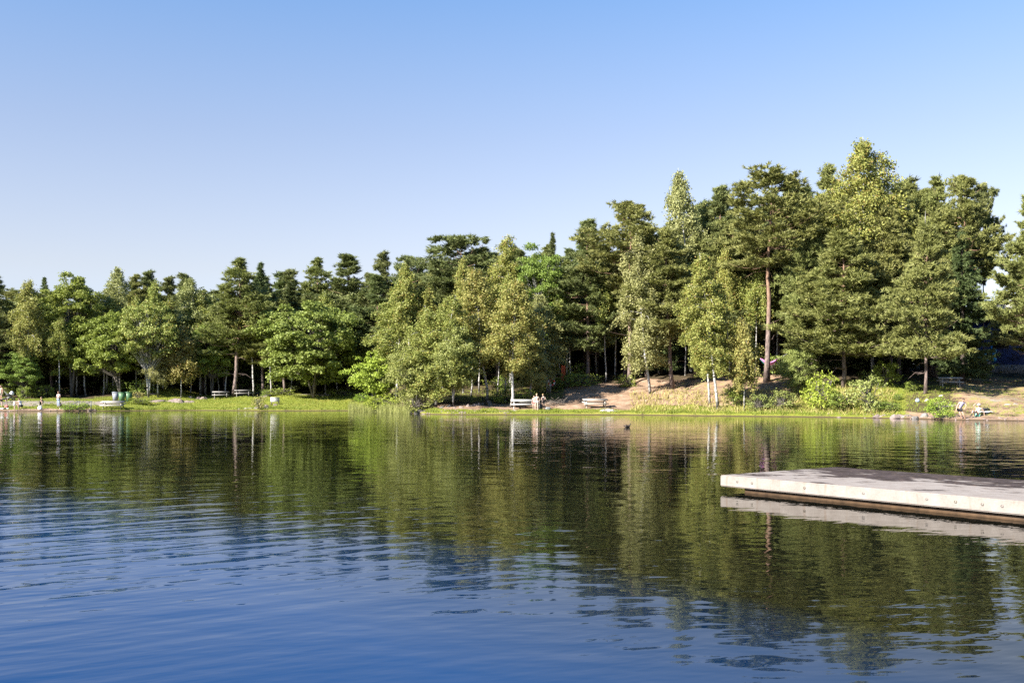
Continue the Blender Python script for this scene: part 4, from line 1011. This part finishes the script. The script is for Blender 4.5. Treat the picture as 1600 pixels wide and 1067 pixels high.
# ------------------------------------------------------------------ lifebuoy and cloths
def lifebuoy():
    tr = at_y(856, 614); D = tr.y - .55
    c = Vector(((861.5-800)/F*D, D, top_z(597, D)))
    g = float(ground_z((857.5-800)/F*D, D))
    t = empty('lifebuoy_post', ((860.0-800)/F*D, D+.14, g), 0, 'weathered wooden post carrying the red and white lifebuoy', 'post')
    b = MB(); b.box((0, 0, (c.z-g+.45)/2), (.13, .10, c.z-g+.45)); b.build('upright', M['wood_grey'], t)
    b = MB(); b.tube([(.02, -.02, c.z-g+.24), (.02, -.16, c.z-g+.27)], .02, 6); b.build('hook', M['metal'], t)
    t = empty('lifebuoy', c, .35, 'red and white lifebuoy ring hanging on its post', 'lifebuoy')
    for k in range(8):
        th = np.linspace(k*math.pi/4, (k+1)*math.pi/4, 7)
        b = MB(); b.tube(np.stack((.30*np.cos(th), np.zeros(7), .30*np.sin(th)), 1), .072 if k % 2 else .070, 10)
        b.build('red_band' if k % 2 == 0 else 'white_band', M['red'] if k % 2 == 0 else M['white_paint'], t, smooth=True)
    th = np.linspace(0, 2*math.pi, 33)
    b = MB(); b.tube(np.stack((.39*np.cos(th), np.full(33, -.03), .39*np.sin(th)), 1), .010, 6, cap=False); b.build('grab_rope', M['white_paint'], t)
lifebuoy()
def cloth(name, c, w, h, mt, label, cat, hang=True, seed=1, rz=0.0, thick=.02):
    r = np.random.RandomState(seed); n, m = 9, 9; b = MB(); v = []
    for side in (0, 1):
        for i in range(n):
            for j in range(m):
                a, q = i/(n-1)-.5, j/(m-1)
                fold = .05*math.sin(a*14+seed)+.03*math.sin(q*7+a*5)
                if hang: v.append((a*w*(1-.25*q*math.sin(seed)), fold+side*thick, -q*h))
                else: v.append((a*w, (q-.5)*h, .05+.5*abs(fold)+.05*math.sin(a*9+q*6)-side*thick))
    f = []
    for s in (0, 1):
        for i in range(n-1):
            for j in range(m-1):
                k = s*n*m+i*m+j; qd = (k, k+1, k+m+1, k+m); f.append(qd if s else qd[::-1])
    b.add(v, f)
    o = b.build(name, mt, smooth=True); o.location = c; o.rotation_euler = (0, 0, rz)
    return tag(o, label, cat)
pT = at_y(880, 606); cloth('towel', (pT.x, pT.y-.05, top_z(571, pT.y)), .42, 1.5, M['orange_cloth'], 'orange red towel hanging from a branch left above the dirt slope', 'towel', True, 3)

def hammock():
    D = at_y(1198, 596).y + 2.2
    a = Vector(((1186-800)/F*D, D, top_z(559, D))); e = Vector(((1219-800)/F*D, D+.6, top_z(560, D)))
    t = empty('hammock', a, 0, 'pink and turquoise hammock slung behind the great orange pine', 'hammock')
    n, m = 15, 7; v = []
    for i in range(n):
        k = i/(n-1); c = (e-a)*k + Vector((0, 0, -.75*math.sin(k*math.pi)))
        w = .45*math.sin(k*math.pi)**.7+.02
        for j in range(m):
            q = j/(m-1)*2-1; v.append((c.x, c.y+q*w, c.z+abs(q)**2*w*.75))
    half = m//2
    b1, b2 = MB(), MB(); fa, fb = [], []
    for i in range(n-1):
        for j in range(m-1):
            (fa if j < half-1 or j >= half+1 else fb).append((i*m+j, i*m+j+1, (i+1)*m+j+1, (i+1)*m+j))
    b1.add(v, fa); b2.add(v, fb)
    o1 = b1.build('fabric_edge', M['pink'], t); o2 = b2.build('fabric_centre', M['turquoise'], t)
    for o in (o1, o2):
        sm = o.modifiers.new('thickness', 'SOLIDIFY'); sm.thickness = .012
    for k, d in ((Vector((0, 0, 0)), Vector((-.9, .1, .5))), (e-a, Vector((.9, .1, .5)))):
        b = MB(); b.tube([k, k+d], .012, 5); b.build('rope', M['white_cloth'], t)
hammock()

# ------------------------------------------------------------------ building in the trees at right
def building():
    D = 104.0
    x0, x1 = (1486-800)/F*D, (1690-800)/F*D; z0 = float(ground_z((1540-800)/F*D, D)) - .3; z1 = top_z(500, D)
    t = empty('building', ((x0+x1)/2, D, z0), -.06, 'dark blue painted building half hidden in the trees at right', 'building')
    W = x1-x0; Hh = z1-z0; dp = 9
    m, nt, p, o = mat('blue_painted_wall')
    c = coord(nt); n_ = noise(nt, c, .8, 4.0)
    nt.links.new(ramp(nt, n_, [(0.4, (0.02, 0.03, 0.10)), (0.55, (0.03, 0.06, 0.22)), (0.7, (0.05, 0.055, 0.11))]), p.inputs['Base Color']); p.inputs['Roughness'].default_value = .7
    b = MB(); b.box((0, dp/2, Hh/2), (W, dp, Hh)); b.build('wall', m, t)
    b = MB(); b.box((0, dp/2, Hh+.15), (W+.8, dp+.8, .3)); b.build('roof', M['wood_dark'], t)
    b = MB(); b.box((0, -.05, .55), (W+.1, .12, 1.1)); b.build('plinth', M['granite_grey'], t)
    b = MB(); b.box((W*.10, dp*.45, Hh+1.1), (W*.5, dp*.55, 1.6)); b.build('upper_storey', M['white_paint'], t)
    b = MB(); b.box((W*.10, dp*.45, Hh+2.0), (W*.54, dp*.6, .2)); b.build('upper_roof', M['wood_grey'], t)
    u2x = lambda u: (u-800)/F*D - (x0+x1)/2
    lb = plain('light_blue_paint', (0.06, 0.42, 0.72), .5, .2)
    for i, (ua, ub, va, vb) in enumerate(((1527, 1531, 545, 562), (1533, 1542, 547, 566), (1549, 1556, 540, 552), (1551, 1556, 552, 565), (1570, 1576, 497, 512), (1511, 1514, 560, 568), (1486, 1491, 560, 570))):
        zA, zB = top_z(vb, D)-z0, top_z(va, D)-z0
        b = MB(); xm = u2x((ua+ub)/2); wd = (ub-ua)/F*D
        b.box((xm, -.13 if zA < 1.2 else -.03, (zA+zB)/2), (wd, .05, zB-zA)); b.box((xm+wd*.35, -.135 if zA < 1.2 else -.035, zA+.25), (wd*.9, .05, .3))
        b.build('painted_panel', lb, t)
    for i in range(4):
        b = MB(); xw = -W*.36+i*W*.24; b.box((xw, -.03, Hh*.62), (1.5, .08, 1.3)); w = b.build('window', M['black'], t)
        f = MB()
        for dx in (-.78, .78): f.box((xw+dx, -.05, Hh*.62), (.08, .1, 1.46))
        for dz in (-.70, .70): f.box((xw, -.05, Hh*.62+dz), (1.48, .1, .08))
        f.build('frame', M['wood_dark'], w)
    # pale concrete pier at the front
    pc = Vector(((1539.5-800)/F*101, 101.0, 0)); pc.z = float(ground_z(pc.x, pc.y))
    b = MB(); b.box((0, 0, .65), (.62, .62, 1.3)); b.box((0, 0, 1.34), (.72, .72, .1)); q = b.build('concrete_pier', M['granite_pale'])
    q.location = (pc.x, pc.y, pc.z-.05); tag(q, 'pale concrete pier in front of the dark blue building', 'pier')
building()

# ------------------------------------------------------------------ people and animals
def skin_mesh(name, nodes, edges, mats, parent, sub=1, extra=None):
    """nodes: {key: (co, radius)}; one continuous skinned surface baked to a mesh"""
    keys = list(nodes); ix = {k: i for i, k in enumerate(keys)}
    me = bpy.data.meshes.new(name); me.from_pydata([nodes[k][0] for k in keys], [(ix[a], ix[b]) for a, b in edges], []); me.update()
    o = bpy.data.objects.new(name, me); COL.objects.link(o)
    o.modifiers.new('skin', 'SKIN').use_smooth_shade = True
    lay = me.skin_vertices[0].data
    for i, k in enumerate(keys):
        r = nodes[k][1]; lay[i].radius = r if isinstance(r, tuple) else (r, r)
    lay[0].use_root = True
    if sub: o.modifiers.new('sub', 'SUBSURF').levels = sub
    bpy.context.view_layer.update()
    nm = bpy.data.meshes.new_from_object(o.evaluated_get(bpy.context.evaluated_depsgraph_get()))
    bpy.data.objects.remove(o); bpy.data.meshes.remove(me)
    if extra is not None:
        bm = bmesh.new(); bm.from_mesh(nm)
        em = extra.mesh('tmp', mats, True); bm.from_mesh(em); bm.to_mesh(nm); bm.free(); bpy.data.meshes.remove(em)
    nm.materials.clear()
    for m in mats: nm.materials.append(m)
    nm.name = name
    r = bpy.data.objects.new(name, nm); COL.objects.link(r); r.parent = parent
    return r

def pose(**over):
    j = dict(pelvis=(0, 0, .93), waist=(0, .01, 1.08), chest=(0, 0, 1.28), neck=(0, -.01, 1.45), head=(0, .02, 1.60))
    for s, n in ((-1, 'l'), (1, 'r')):
        j[n+'hip'] = (s*.09, 0, .89); j[n+'knee'] = (s*.10, .03, .49); j[n+'ankle'] = (s*.10, 0, .08); j[n+'toe'] = (s*.12, .15, .03)
        j[n+'sh'] = (s*.18, -.01, 1.39); j[n+'elb'] = (s*.24, -.03, 1.10); j[n+'wri'] = (s*.25, .06, .86)
    j.update(over); return j
def person(u, y, label, rz, height, j, skin='skin', hair='hair_brown', long_hair=False, top=None, sleeves=0.4, bottom=None, legs=0.45, bikini=False, hat=None, dz=0.0, s=None, look=0.0):
    p = at_y(u, y) if s is None else at_s(u, s)
    t = empty('person', (p.x, p.y, p.z+dz), rz, label, 'person')
    k = height/1.72
    J = {n: Vector(c)*k for n, c in j.items()}
    R_ = lambda r: r*k
    N = {'pelvis': (J['pelvis'], (R_(.125), R_(.10))), 'waist': (J['waist'], (R_(.105), R_(.085))), 'chest': (J['chest'], (R_(.13), R_(.10))), 'neck': (J['neck'], R_(.055)), 'hb': (J['neck'].lerp(J['head'], .45), R_(.052))}
    E = [('pelvis', 'waist'), ('waist', 'chest'), ('chest', 'neck'), ('neck', 'hb')]
    for n in 'lr':
        N.update({n+'hip': (J[n+'hip'], R_(.088)), n+'knee': (J[n+'knee'], R_(.056)), n+'ankle': (J[n+'ankle'], R_(.037)), n+'toe': (J[n+'toe'], R_(.032)),
                  n+'sh': (J[n+'sh'], R_(.058)), n+'elb': (J[n+'elb'], R_(.040)), n+'wri': (J[n+'wri'], R_(.027))})
        E += [('pelvis', n+'hip'), (n+'hip', n+'knee'), (n+'knee', n+'ankle'), (n+'ankle', n+'toe'), ('chest', n+'sh'), (n+'sh', n+'elb'), (n+'elb', n+'wri')]
        d = (J[n+'wri']-J[n+'elb']).normalized(); sd = d.cross(Vector((0, 0, 1)) if abs(d.z) < .8 else Vector((0, 1, 0))).normalized(); cu = d.cross(sd)
        pm = J[n+'wri'] + d*R_(.06); N[n+'palm'] = (pm, (R_(.034), R_(.018))); E.append((n+'wri', n+'palm'))
        for i, (o_, L) in enumerate(((-.030, .060), (-.010, .075), (.010, .070), (.030, .055))):
            a = pm + sd*R_(o_) + d*R_(.035); b_ = a + d*R_(L*.5) + cu*R_(.006); c_ = b_ + d*R_(L*.4) + cu*R_(.020)
            N['%sf%da' % (n, i)] = (a, R_(.009)); N['%sf%db' % (n, i)] = (b_, R_(.008)); N['%sf%dc' % (n, i)] = (c_, R_(.007))
            E += [(n+'palm', '%sf%da' % (n, i)), ('%sf%da' % (n, i), '%sf%db' % (n, i)), ('%sf%db' % (n, i), '%sf%dc' % (n, i))]
        a = J[n+'wri'] + d*R_(.03) - sd*R_(.035) ; b_ = a - sd*R_(.018) + d*R_(.03) + cu*R_(.012)
        N[n+'ta'] = (a, R_(.010)); N[n+'tb'] = (b_, R_(.008)); E += [(n+'wri', n+'ta'), (n+'ta', n+'tb')]
    # head: skull with nose, ears, eyes and mouth
    H = J['head']; hd = MB(); up = (J['head']-J['neck']).normalized()
    q = Vector((0, 0, 1)).rotation_difference(up).to_matrix() @ Matrix.Rotation(look, 3, 'Z')
    def hp(x, y_, z): return H + q @ (Vector((x, y_, z))*k)
    sub = MB()
    sub.ball((0, 0, 0), (.075, .095, .115), 14, 10, 0, lambda d: 1 - .10*max(0, -d[2])*(1+max(0, -d[1]))*1.0)
    sub.ball((0, .098, -.012), (.013, .020, .026), 8, 6, 0)
    for sx in (-1, 1):
        sub.ball((sx*.076, -.005, -.005), (.012, .022, .032), 8, 6, 0)
        sub.ball((sx*.031, .086, .018), (.013, .009, .008), 8, 6, 1)
    sub.ball((0, .090, -.055), (.026, .009, .008), 8, 6, 2)
    for v in sub.v:
        for i in range(len(v)): v[i] = hp(*v[i])[:]
    skin_mesh('body', N, E, [M[skin], M['eye'], M['lip']], t, 1, sub)
    # hair: cap fitted to the skull, open at the face
    hm = MB()
    hm.ball((0, -.012, .022), (.086, .104, .112), 14, 10, 0, lambda d: 1 if (d[1] < .35 or d[2] > .45) else .80)
    if long_hair: hm.ball((0, -.075, -.10), (.075, .040, .16), 12, 8)
    for v in hm.v:
        for i in range(len(v)): v[i] = hp(*v[i])[:]
    hm.build('hair', M[hair], t, smooth=True)
    def wear(name, m, keys, edges, grow):
        nn = {}
        for a in keys:
            if isinstance(a, tuple): A, B, f = a; co = J[A].lerp(J[B], f); r0 = N[A][1]; r1 = N[B][1]; r0 = r0[0] if isinstance(r0, tuple) else r0; r1 = r1[0] if isinstance(r1, tuple) else r1; nn[a] = (co, (r0*(1-f)+r1*f)*grow)
            else:
                r = N[a][1]; nn[a] = (J[a] if a in J else N[a][0], tuple(x*grow for x in r) if isinstance(r, tuple) else r*grow)
        return skin_mesh(name, nn, edges, [M[m]], t, 1)
    if top:
        ks = ['chest', 'waist', 'pelvis' if not bikini else ('waist', 'chest', .6), ('chest', 'neck', .55)]
        if bikini: ks = ['chest', ('chest', 'waist', .35), 'lsh', 'rsh']; es = [('chest', ('chest', 'waist', .35)), ('chest', 'lsh'), ('chest', 'rsh')]
        else:
            es = [('chest', 'waist'), ('waist', 'pelvis'), ('chest', ('chest', 'neck', .55))]
            for n in 'lr':
                sl = (n+'sh', n+'elb', sleeves); ks += [n+'sh', sl]; es += [('chest', n+'sh'), (n+'sh', sl)]
        wear('shirt' if not bikini else 'bikini_top', top, ks, es, 1.14)
    if bottom:
        ks = ['pelvis']; es = []
        for n in 'lr':
            ks.append(n+'hip'); es.append(('pelvis', n+'hip')); kn = (n+'hip', n+'knee', min(1, legs*2))
            if legs <= .5: ks.append(kn); es.append((n+'hip', kn))
            else:
                ks += [n+'knee', (n+'knee', n+'ankle', (legs-.5)*2)]; es += [(n+'hip', n+'knee'), (n+'knee', (n+'knee', n+'ankle', (legs-.5)*2))]
        wear('trousers' if legs > .6 else 'shorts' if legs > .12 else 'swim_briefs', bottom, ks, es, 1.13)
    if hat:
        b = MB(); b.ball((0, -.01, .05), (.095, .112, .085), 14, 8); b.tube([(0, .0, .045), (0, .0, .058)], .15, 16)
        for v in b.v:
            for i in range(len(v)): v[i] = hp(*v[i])[:]
        b.build('sun_hat', M[hat], t, smooth=True)
    return t
sit_out = pose(pelvis=(0, 0, .12), waist=(0, -.06, .27), chest=(0, -.16, .48), neck=(0, -.22, .66), head=(0, -.19, .81),
    lhip=(-.09, .04, .12), rhip=(.09, .04, .12), lknee=(-.12, .46, .27), rknee=(.12, .44, .22), lankle=(-.12, .86, .07), rankle=(.12, .86, .07), ltoe=(-.14, .93, .17), rtoe=(.14, .93, .17),
    lsh=(-.18, -.20, .59), rsh=(.18, -.20, .59), lelb=(-.27, -.40, .38), relb=(.27, -.30, .36), lwri=(-.25, -.47, .10), rwri=(.20, -.05, .22))
sit_knees = pose(**{**sit_out, 'lknee': (-.12, .42, .46), 'rknee': (.10, .40, .43), 'lankle': (-.12, .62, .07), 'rankle': (.10, .60, .07), 'ltoe': (-.13, .76, .03), 'rtoe': (.11, .74, .03),
    'relb': (.30, .02, .78), 'rwri': (.10, .02, .93), 'lelb': (-.28, -.42, .36), 'lwri': (-.24, -.52, .08)})
crouch = pose(pelvis=(0, 0, .28), waist=(0, .05, .44), chest=(0, .14, .63), neck=(0, .20, .80), head=(0, .27, .93), lhip=(-.10, .03, .27), rhip=(.10, .03, .27), lknee=(-.16, .40, .50), rknee=(.16, .40, .50),
    lankle=(-.14, .12, .08), rankle=(.14, .12, .08), ltoe=(-.15, .27, .03), rtoe=(.15, .27, .03), lsh=(-.18, .16, .74), rsh=(.18, .16, .74), lelb=(-.24, .42, .62), relb=(.24, .42, .62), lwri=(-.14, .62, .52), rwri=(.14, .62, .52))
bend = pose(pelvis=(0, -.08, .86), waist=(0, .08, .95), chest=(0, .28, .98), neck=(0, .45, .98), head=(0, .58, .94), lhip=(-.1, -.08, .82), rhip=(.1, -.08, .82), lknee=(-.13, .02, .45), rknee=(.13, .04, .45),
    lsh=(-.18, .38, .96), rsh=(.18, .38, .96), lelb=(-.2, .45, .67), relb=(.2, .45, .67), lwri=(-.16, .52, .40), rwri=(.16, .52, .40))
stroll = pose(lknee=(-.10, .10, .50), lankle=(-.10, .16, .09), ltoe=(-.11, .31, .06), rknee=(.10, -.02, .49), rankle=(.10, -.12, .10), rtoe=(.11, .02, .03), lelb=(-.25, -.08, 1.10), lwri=(-.24, .02, .88), relb=(.24, .04, 1.10), rwri=(.2, .2, .95))
hunch = pose(pelvis=(.14, -.10, .72), waist=(.08, -.02, .88), chest=(.0, .06, 1.08), neck=(-.03, .14, 1.25), head=(-.02, .22, 1.36), lhip=(.05, -.10, .68), rhip=(.23, -.10, .68), lknee=(-.10, .05, .34), rknee=(.10, .02, .35),
    lankle=(-.24, -.05, .02), rankle=(-.03, -.06, .02), ltoe=(-.28, .10, -.03), rtoe=(-.07, .09, -.03), lsh=(-.18, .08, 1.18), rsh=(.18, .06, 1.18), lelb=(-.24, .18, .93), relb=(.34, .04, .92), lwri=(-.10, .30, .80), rwri=(.42, .12, .68))
seat = pose(pelvis=(0, 0, .50), waist=(0, .03, .65), chest=(0, .10, .85), neck=(0, .14, 1.02), head=(0, .18, 1.16), lhip=(-.1, .03, .49), rhip=(.1, .03, .49), lknee=(-.12, .45, .50), rknee=(.12, .45, .50), lankle=(-.12, .42, .08), rankle=(.12, .42, .08), ltoe=(-.13, .57, .03), rtoe=(.13, .57, .03),
    lsh=(-.18, .11, .96), rsh=(.18, .11, .96), lelb=(-.25, .34, .80), relb=(.25, .34, .80), lwri=(-.1, .52, .80), rwri=(.1, .52, .80))
armsx = pose(lelb=(-.25, .02, 1.12), relb=(.25, .02, 1.12), lwri=(-.04, .20, 1.12), rwri=(.04, .21, 1.08))
person(2, 627.5, 'bare chested person in pale shorts standing by the pram at the left edge', 2.6, 1.75, pose(), 'skin', 'hair_brown', bottom='olive', legs=.4)
person(3, 637, 'person in dark top bending over a towel at the left edge', -1.2, 1.6, bend, 'skin_pale', 'hair_brown', top='black_cloth', bottom='black_cloth', legs=.3)
person(22.5, 641.2, 'small child in white standing at the waterline', -.6, 1.05, pose(), 'skin_pale', 'hair_brown', top='white_cloth', bottom='white_cloth', legs=.3)
person(33, 638, 'person in white shirt and dark shorts crouching beside the small children', 1.3, 1.7, crouch, 'skin', 'hair_brown', top='white_cloth', bottom='black_cloth', legs=.45)
person(29, 641.4, 'small bare child wading in front of the crouching person', 1.9, .85, pose(), 'skin_pale', 'hair_blond', bottom='rose', legs=.1)
person(62, 634, 'person in dark clothes sitting on the grass with legs stretched out', 1.45, 1.75, sit_out, 'skin', 'hair_brown', top='black_cloth', bottom='olive', legs=.95)
person(91.5, 636.8, 'red haired woman in white top and pale jeans standing near the dog', 2.8, 1.68, armsx, 'skin', 'hair_red', True, top='white_cloth', bottom='denim', legs=.95)
person(834.5, 641, 'shorter bare child of the pair before the white picnic table', 2.9, 1.3, pose(), 'skin_pale', 'hair_brown', bottom='rose', legs=.15)
person(838.8, 641.5, 'taller pale child of the pair before the white picnic table', 3.0, 1.5, stroll, 'skin_pale', 'hair_blond', bottom='white_cloth', legs=.2)
person(849, 640.5, 'blond person in dark top with bare legs right of the two children', 2.6, 1.42, pose(**{**armsx, 'head': (0, .08, 1.58)}), 'skin_pale', 'hair_blond', top='dark_cloth', bottom='black_cloth', legs=.2)
pT = [o for o in COL.objects if o.get('label', '').startswith('pale picnic table in the shade')][0]
pp = person(1408, 580, 'person in pale shirt sitting at the shaded picnic table', .3, 1.72, seat, 'skin', 'hair_brown', top='lavender', bottom='black_cloth', legs=.9)
pp.location = pT.matrix_basis @ Vector((.35, -.70, -.03))
person(1503, 655.2, 'woman in lavender top and black shorts leaning over the water edge', 3.05, 1.72, hunch, 'skin', 'hair_brown', top='lavender', bottom='black_cloth', legs=.28, dz=-.05)
person(1527, 650.5, 'woman in mint bikini and white cap sitting on the bank with raised arm', 2.2, 1.68, sit_knees, 'skin_pale', 'hair_blond', True, top='mint', bikini=True, bottom='mint', legs=.06, hat='white_cloth')

def pt_(u, y): return at_y(u, y)
p = pt_(1540, 645); cloth('towel', p, 1.05, .8, M['white_cloth'], 'large white towel spread on the bank beside the mint bikini woman', 'towel', False, 2, .1)
p = pt_(6, 639); cloth('towel', p, .9, .7, M['white_cloth'], 'pale towel on the grass below the bending person', 'towel', False, 5, .3)
def bag(u, y, w, d, h, mt, label, handle='black', rz=0.0):
    p = pt_(u, y); t = empty('bag', p, rz, label, 'bag')
    b = MB(); b.ball((0, 0, h*.45), (w/2, d/2, h*.5), 14, 10, 0, lambda q: (abs(q[0])**4+abs(q[1])**4+abs(q[2])**3)**-.27*.94*(1+.05*math.sin(7*q[0]+2)*math.sin(6*q[2])-.10*max(0, q[2]))); b.build('body', mt, t, smooth=True)
    th = np.linspace(0, math.pi, 9); b = MB(); b.tube(np.stack((w*.28*np.cos(th), np.zeros(9), h*.8+h*.35*np.sin(th)), 1), .015, 6); b.build('handle', M[handle], t)
bag(10, 637, .42, .25, .30, M['rose'], 'rose coloured bag on the grass beside the pale towel')
bag(62.5, 640.8, .46, .24, .44, M['white_cloth'], 'white bag standing on the narrow beach below the seated person', 'white_cloth')
bag(844.5, 640.5, .40, .28, .62, M['black'], 'black bag standing left of the blond person')
bag(856.5, 641, .52, .30, .34, M['metal'], 'grey bag on the ground right of the blond person')
bag(1540, 642, .6, .28, .24, M['black'], 'black bag on the grass behind the white towel')
bag(1433.5, 629, .34, .25, .3, M['light_blue_bag'], 'pale blue plastic bag on the bank below the pine with dead tip', 'light_blue_bag')

def pram():
    p = pt_(15, 625.5); t = empty('pram', p, 1.9, 'dark pram with pale hood standing on the path at left', 'pram')
    b = MB(); b.ball((0, 0, .62), (.24, .42, .20), 14, 8, 0, lambda q: .72 if q[2] > .35 else 1); b.build('carrycot', M['black'], t, smooth=True)
    b = MB(); b.ball((0, -.2, .74), (.25, .26, .26), 14, 8, 0, lambda q: 1 if q[1] < .3 else .8); b.build('hood', M['white_cloth'], t, smooth=True)
    b = MB()
    for x in (-.22, .22):
        b.tube([(x, .5, .98), (x, .1, .45), (x, -.38, .14)], .016, 6); b.tube([(x, -.1, .5), (x, .36, .16)], .016, 6)
    b.build('frame', M['metal'], t)
    b = MB(); b.tube([(-.22, .5, .98), (.22, .5, .98)], .02, 8); b.build('handle', M['black'], t)
    for x in (-.27, .27):
        for y in (-.38, .36):
            w = MB(); th = np.linspace(0, 2*math.pi, 17); w.tube(np.stack((np.full(17, x), y+.12*np.cos(th), .15+.12*np.sin(th)), 1), .025, 6, cap=False)
            for a in range(4): w.tube([(x, y, .15), (x, y+.11*math.cos(a*1.57), .15+.11*math.sin(a*1.57))], .008, 4)
            w.build('wheel', M['black'], t)
    b = MB(); b.box((0, 0, .28), (.36, .5, .14)); b.build('basket', M['metal'], t)
pram()

def brush_pile():
    p = pt_(868, 635); b = MB(); r = np.random.RandomState(8)
    for i in range(46):
        c = np.array((r.uniform(-.8, .8), r.uniform(-.4, .4), r.uniform(.1, .55))); d = unit(r.normal(size=3)*np.array((1, .7, .35))); L = r.uniform(.35, .9)
        b.tube([c-d*L, c+d*L*.2+r.normal(size=3)*.06, c+d*L], [.018, .014, .005], 5)
    o = b.build('brush_pile', M['bark_grey']); o.location = p; tag(o, 'tangled heap of grey branches right of the blond person', 'branches')
brush_pile()

def dog():
    p = pt_(95, 639.5); t = empty('dog', p, .5, 'black and white dog standing at the waterline by the woman', 'dog')
    N = {'root': ((0, 0, .42), .10), 'chest': ((0, .24, .43), .13), 'belly': ((0, -.18, .44), .09), 'rump': ((0, -.30, .45), .10), 'neck': ((0, .38, .56), .075), 'hd': ((0, .47, .64), .07), 'mz': ((0, .60, .60), .035), 't1': ((0, -.42, .50), .03), 't2': ((0, -.58, .60), .02)}
    E = [('root', 'chest'), ('root', 'belly'), ('belly', 'rump'), ('chest', 'neck'), ('neck', 'hd'), ('hd', 'mz'), ('rump', 't1'), ('t1', 't2')]
    for s, n in ((-1, 'l'), (1, 'r')):
        N.update({n+'fs': ((s*.08, .24, .36), .06), n+'fk': ((s*.08, .23, .19), .030), n+'fp': ((s*.08, .24, .03), .026), n+'ft': ((s*.08, .29, .02), .024),
                  n+'hh': ((s*.08, -.28, .38), .075), n+'hk': ((s*.09, -.20, .26), .045), n+'ho': ((s*.09, -.36, .15), .026), n+'hp': ((s*.09, -.33, .03), .025), n+'ht': ((s*.09, -.27, .02), .024), n+'e': ((s*.05, .44, .72), .022)})
        E += [('chest', n+'fs'), (n+'fs', n+'fk'), (n+'fk', n+'fp'), (n+'fp', n+'ft'), ('rump', n+'hh'), (n+'hh', n+'hk'), (n+'hk', n+'ho'), (n+'ho', n+'hp'), (n+'hp', n+'ht'), ('hd', n+'e')]
    o = skin_mesh('body', {k: (Vector(a), b) for k, (a, b) in N.items()}, E, [M['fur_black'], M['fur_white']], t, 1)
    for q in o.data.polygons:
        c = q.center
        if (c.y > .27 and c.z < .52) or c.z < .12 or (c.y > .53): q.material_index = 1
dog()
def duck():
    D = 92/1.7; D = CZ*F/(667.5-HY)
    t = empty('duck', ((980-800)/F*D, D, 0), -1.4, 'small dark duck swimming in the middle of the lake', 'duck')
    N = {'b': ((0, 0, .05), .085), 'f': ((0, .12, .06), .07), 'r': ((0, -.14, .07), .055), 't': ((0, -.22, .11), .02), 'n': ((0, .17, .15), .035), 'h': ((0, .19, .23), .045)}
    skin_mesh('body', {k: (Vector(a), b) for k, (a, b) in N.items()}, [('b', 'f'), ('b', 'r'), ('r', 't'), ('f', 'n'), ('n', 'h')], [M['feather']], t, 1)
    b = MB(); b.ball((0, .255, .222), (.016, .035, .009), 8, 6); b.build('bill', M['bill'], t)
duck()

# dead bare tip of the pine beside the right-hand table: belongs to that pine
pn = [o for o in COL.objects if o.get('label', '').startswith('broad pine with dead bare tip')][0]
b = MB(); H0 = PR['pine_e'][1]
b.tube([(0, 0, H0*.90), (.05, 0, H0*1.0), (0, 0, H0*1.09)], [.07, .05, .01], 6)
for z, a in ((.95, 0), (.99, 2.2), (1.02, 4.0)): b.tube([(0, 0, H0*z), (.5*math.cos(a), .5*math.sin(a), H0*z+.1)], [.02, .004], 4)
b.build('dead_tip', M['wood_grey'], pn)
